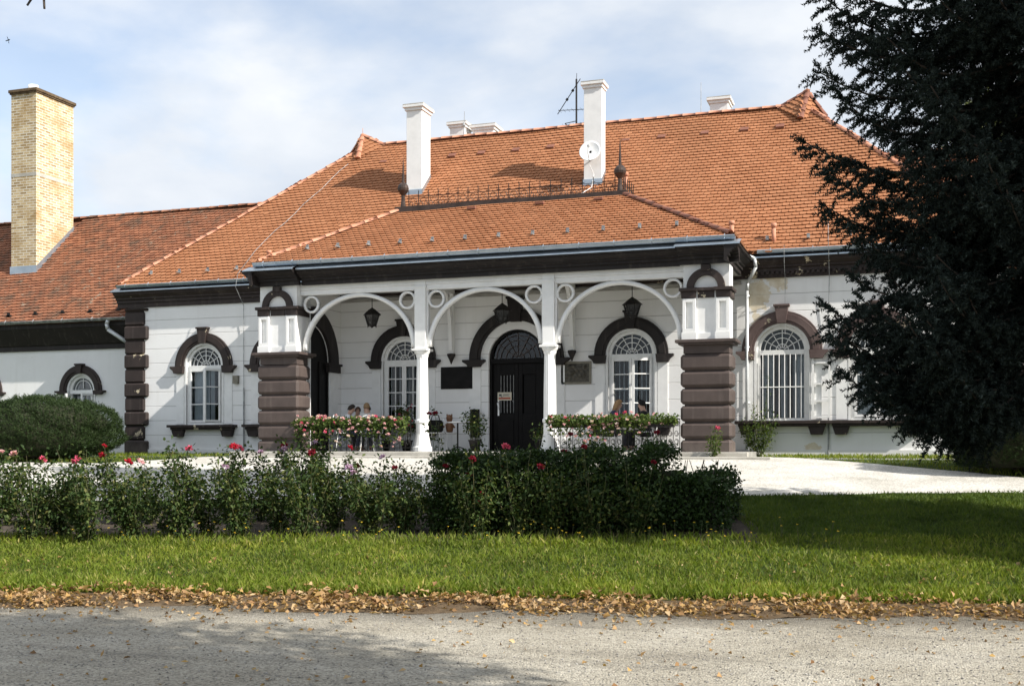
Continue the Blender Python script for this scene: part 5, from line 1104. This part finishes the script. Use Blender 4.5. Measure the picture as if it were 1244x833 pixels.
# ------------------------------------------------------------------ grass, litter, gravel
def region(n, l0, l1, q0, q1, keep=None):
    l = rng.uniform(l0, l1, n); q = rng.uniform(q0, q1, n); z = q-.106*l; X = l*c-z*s; Y = l*s+z*c; k = np.abs(l/z) < .50
    if keep is not None: k &= keep(l, q, X, Y)
    return X[k], Y[k], q[k]
def blades(X, Y, h0, h1, wd):
    n = len(X); P = np.stack([X, Y, gzn(X, Y)+.005], 1); D = rng.normal(0,.42,(n,3)); D[:,2] = 1; D /= np.linalg.norm(D,axis=1,keepdims=True)
    sd = np.cross(D, unit(n)); sd /= np.linalg.norm(sd,axis=1,keepdims=True)+1e-9; hh = (h0+(h1-h0)*rng.random(n)**1.5)[:,None]; w_ = (wd*rng.uniform(.7,1.3,n))[:,None]
    bend = rng.normal(0,.25,(n,3)); bend[:,2] = -.1; m_ = P+D*hh*.55; tip = P+D*hh+bend*hh*.6
    return np.stack([P-sd*w_/2, P+sd*w_/2, m_+sd*w_*.35, tip], 1).reshape(-1,3)
def nbed(l, q, X, Y): return ~((q > 15.1+.5*(.10*np.sin(l*1.7+5)+.06*np.sin(l*4.3+10))) & (l < 3.3))
cl_ = lambda X, Y: np.sin(X*2.3+np.sin(Y*3.1)*1.5)*np.sin(Y*2.7+X*.6)
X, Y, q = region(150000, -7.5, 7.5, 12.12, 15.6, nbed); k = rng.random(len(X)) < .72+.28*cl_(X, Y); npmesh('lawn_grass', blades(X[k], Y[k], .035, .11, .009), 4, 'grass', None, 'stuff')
X, Y, q = region(66000, 1.2, 9.5, 15.4, 19.15, nbed); npmesh('lawn_grass', blades(X, Y, .03, .10, .010), 4, 'grassdark', None, 'stuff')  # shaded part of the lawn, with the shade also in its colour
X, Y, q = region(30000, -7.5, 7.5, 12.08, 12.6); npmesh('lawn_grass', blades(X, Y, .06, .16, .011), 4, 'grass', None, 'stuff')
X, Y, q = region(9000, -7.5, 3.4, 14.8, 15.5); npmesh('lawn_grass', blades(X, Y, .05, .17, .008), 4, 'grass', None, 'stuff')
n = 26000; X = rng.uniform(-2.85, 9, n); Y = rng.uniform(19, 27, n); lim = np.where(X > -2.9, 24.75-np.maximum(0, X+2.9)*.62, 24.); k = (Y > lim+.05) & (Y < 26.95); npmesh('wall_grass', blades(X[k], Y[k], .04, .13, .012), 4, 'grass', None, 'stuff')
n = 12000; X = rng.uniform(-30, -15.7, n); Y = rng.uniform(22.2, 26.8, n); lim = np.where(X > -16, 24.1, 23.95-np.minimum(1.6, (-16-X)*.8)); k = Y > lim; npmesh('wall_grass', blades(X[k], Y[k], .05, .13, .014), 4, 'grass', None, 'stuff')
# broad clover and plantain leaves among the grass
X, Y, q = region(9000, -7.5, 7.5, 12.1, 15.2, nbed); n = len(X); D = rng.normal(0,1,(n,3)); D[:,2] = .35; npmesh('lawn_weeds', leaves(np.stack([X,Y,gzn(X,Y)+.02+.03*rng.random(n)],1), D, np.array([[0,0,1.]])+.3*unit(n), rng.uniform(.02,.05,n), rng.uniform(.02,.03,n)), 4, 'grassdark', None, 'stuff')
# seed stalks and small yellow flowers along the bed edge
X, Y, q = region(240, -7.3, 4.2, 14.5, 15.5); k = np.ones(len(X), bool); X, Y = X[k][:170], Y[k][:170]; b = MB(); YV = []
for x_, y_ in zip(X, Y):
    z_ = gz(x_, y_); h_ = random.uniform(.12,.30); tip = (x_+random.uniform(-.05,.05), y_+random.uniform(-.04,.04), z_+h_); b.tube((x_,y_,z_), tip, .003, .002, n=3)
    if random.random() < .55: D = unit(7); D[:,2] = abs(D[:,2])*.4; YV.append(leaves(np.repeat(np.array([tip]),7,0), D, unit(7)+np.array([0,0,1.2]), .02, .014))
b.build('seed_stalks', 'stem', None, kind='stuff'); npmesh('yellow_wildflowers', np.concatenate(YV), 4, 'yellow', None, 'stuff')
# fallen leaves: drift along the verge, strays on road and lawn
def litter(X, Y, zmax, ls):
    n = len(X); P = np.stack([X, Y, gzn(X, Y)+.012+rng.random(n)**2*zmax], 1); D = rng.normal(0,1,(n,3)); D[:,2] *= .35; Nn = unit(n)*.75+np.array([0,0,.9]); return leaves(P, D, Nn, rng.uniform(*ls,n), rng.uniform(ls[0]*.6,ls[1]*.7,n), .35)
wq = lambda l, k=2: .10*np.sin(l*1.7+k)+.06*np.sin(l*4.3+2*k)+.03*np.sin(l*11+k*3)
X, Y, q = region(24000, -7.5, 7.5, 11.0, 12.7, lambda l,q,X,Y: rng.random(len(l)) < np.exp(-((q-11.78-wq(l))/(.36+.10*np.sin(l*2.3)+.08*np.sin(l*5.9+1)))**4)*(.62+.38*np.sin(l*3.7+q*5))); A1 = litter(X, Y, .09, (.022,.10))
X, Y, q = region(1300, -7.5, 7.5, 10.6, 14.2); A2 = litter(X, Y, .02, (.035,.08))
X, Y, q = region(420, -6, 6, 7.2, 11.3); A3 = litter(X, Y, .006, (.03,.07))
npmesh('fallen_leaves', np.concatenate([A1, A2, A3]), 4, 'dry', None, 'stuff')
n = 16000; l = rng.uniform(-6.5,6.5,n); z = 6.6+rng.random(n)**1.3*5.4; k = np.abs(l/z) < .5; l, z = l[k], z[k]; X = l*c-z*s; Y = l*s+z*c; k = (z+.106*l) < 11.4; X, Y = X[k], Y[k]; n = len(X)
r_ = (.004+.010*rng.random(n)**3)[:,None,None]; octv = np.array([(1,0,0),(0,1,0),(-1,0,0),(0,-1,0),(0,0,.75),(0,0,-.5)]); V = np.stack([X,Y,np.full(n,.006)],1)[:,None,:]+(octv[None]*rng.uniform(.6,1.3,(n,6,1)))*r_
me = bpy.data.meshes.new('road_gravel'); idx = (np.arange(n)[:,None,None]*6+np.array([(0,1,4),(1,2,4),(2,3,4),(3,0,4),(1,0,5),(2,1,5),(3,2,5),(0,3,5)])[None]).reshape(-1,3)
me.vertices.add(n*6); me.vertices.foreach_set('co', V.astype(np.float32).ravel()); me.loops.add(idx.size); me.loops.foreach_set('vertex_index', idx.ravel().astype(np.int32)); me.polygons.add(len(idx)); me.polygons.foreach_set('loop_start', np.arange(0,idx.size,3,dtype=np.int32)); me.polygons.foreach_set('loop_total', np.full(len(idx),3,np.int32)); me.update(calc_edges=True)
M['pebble'] = leafmat('pebble', [(.15,.14,.125), (.30,.285,.26), (.22,.21,.19), (.42,.405,.38)], 0, .9); link('road_gravel', me, 'pebble', None, False, 0, 'stuff')
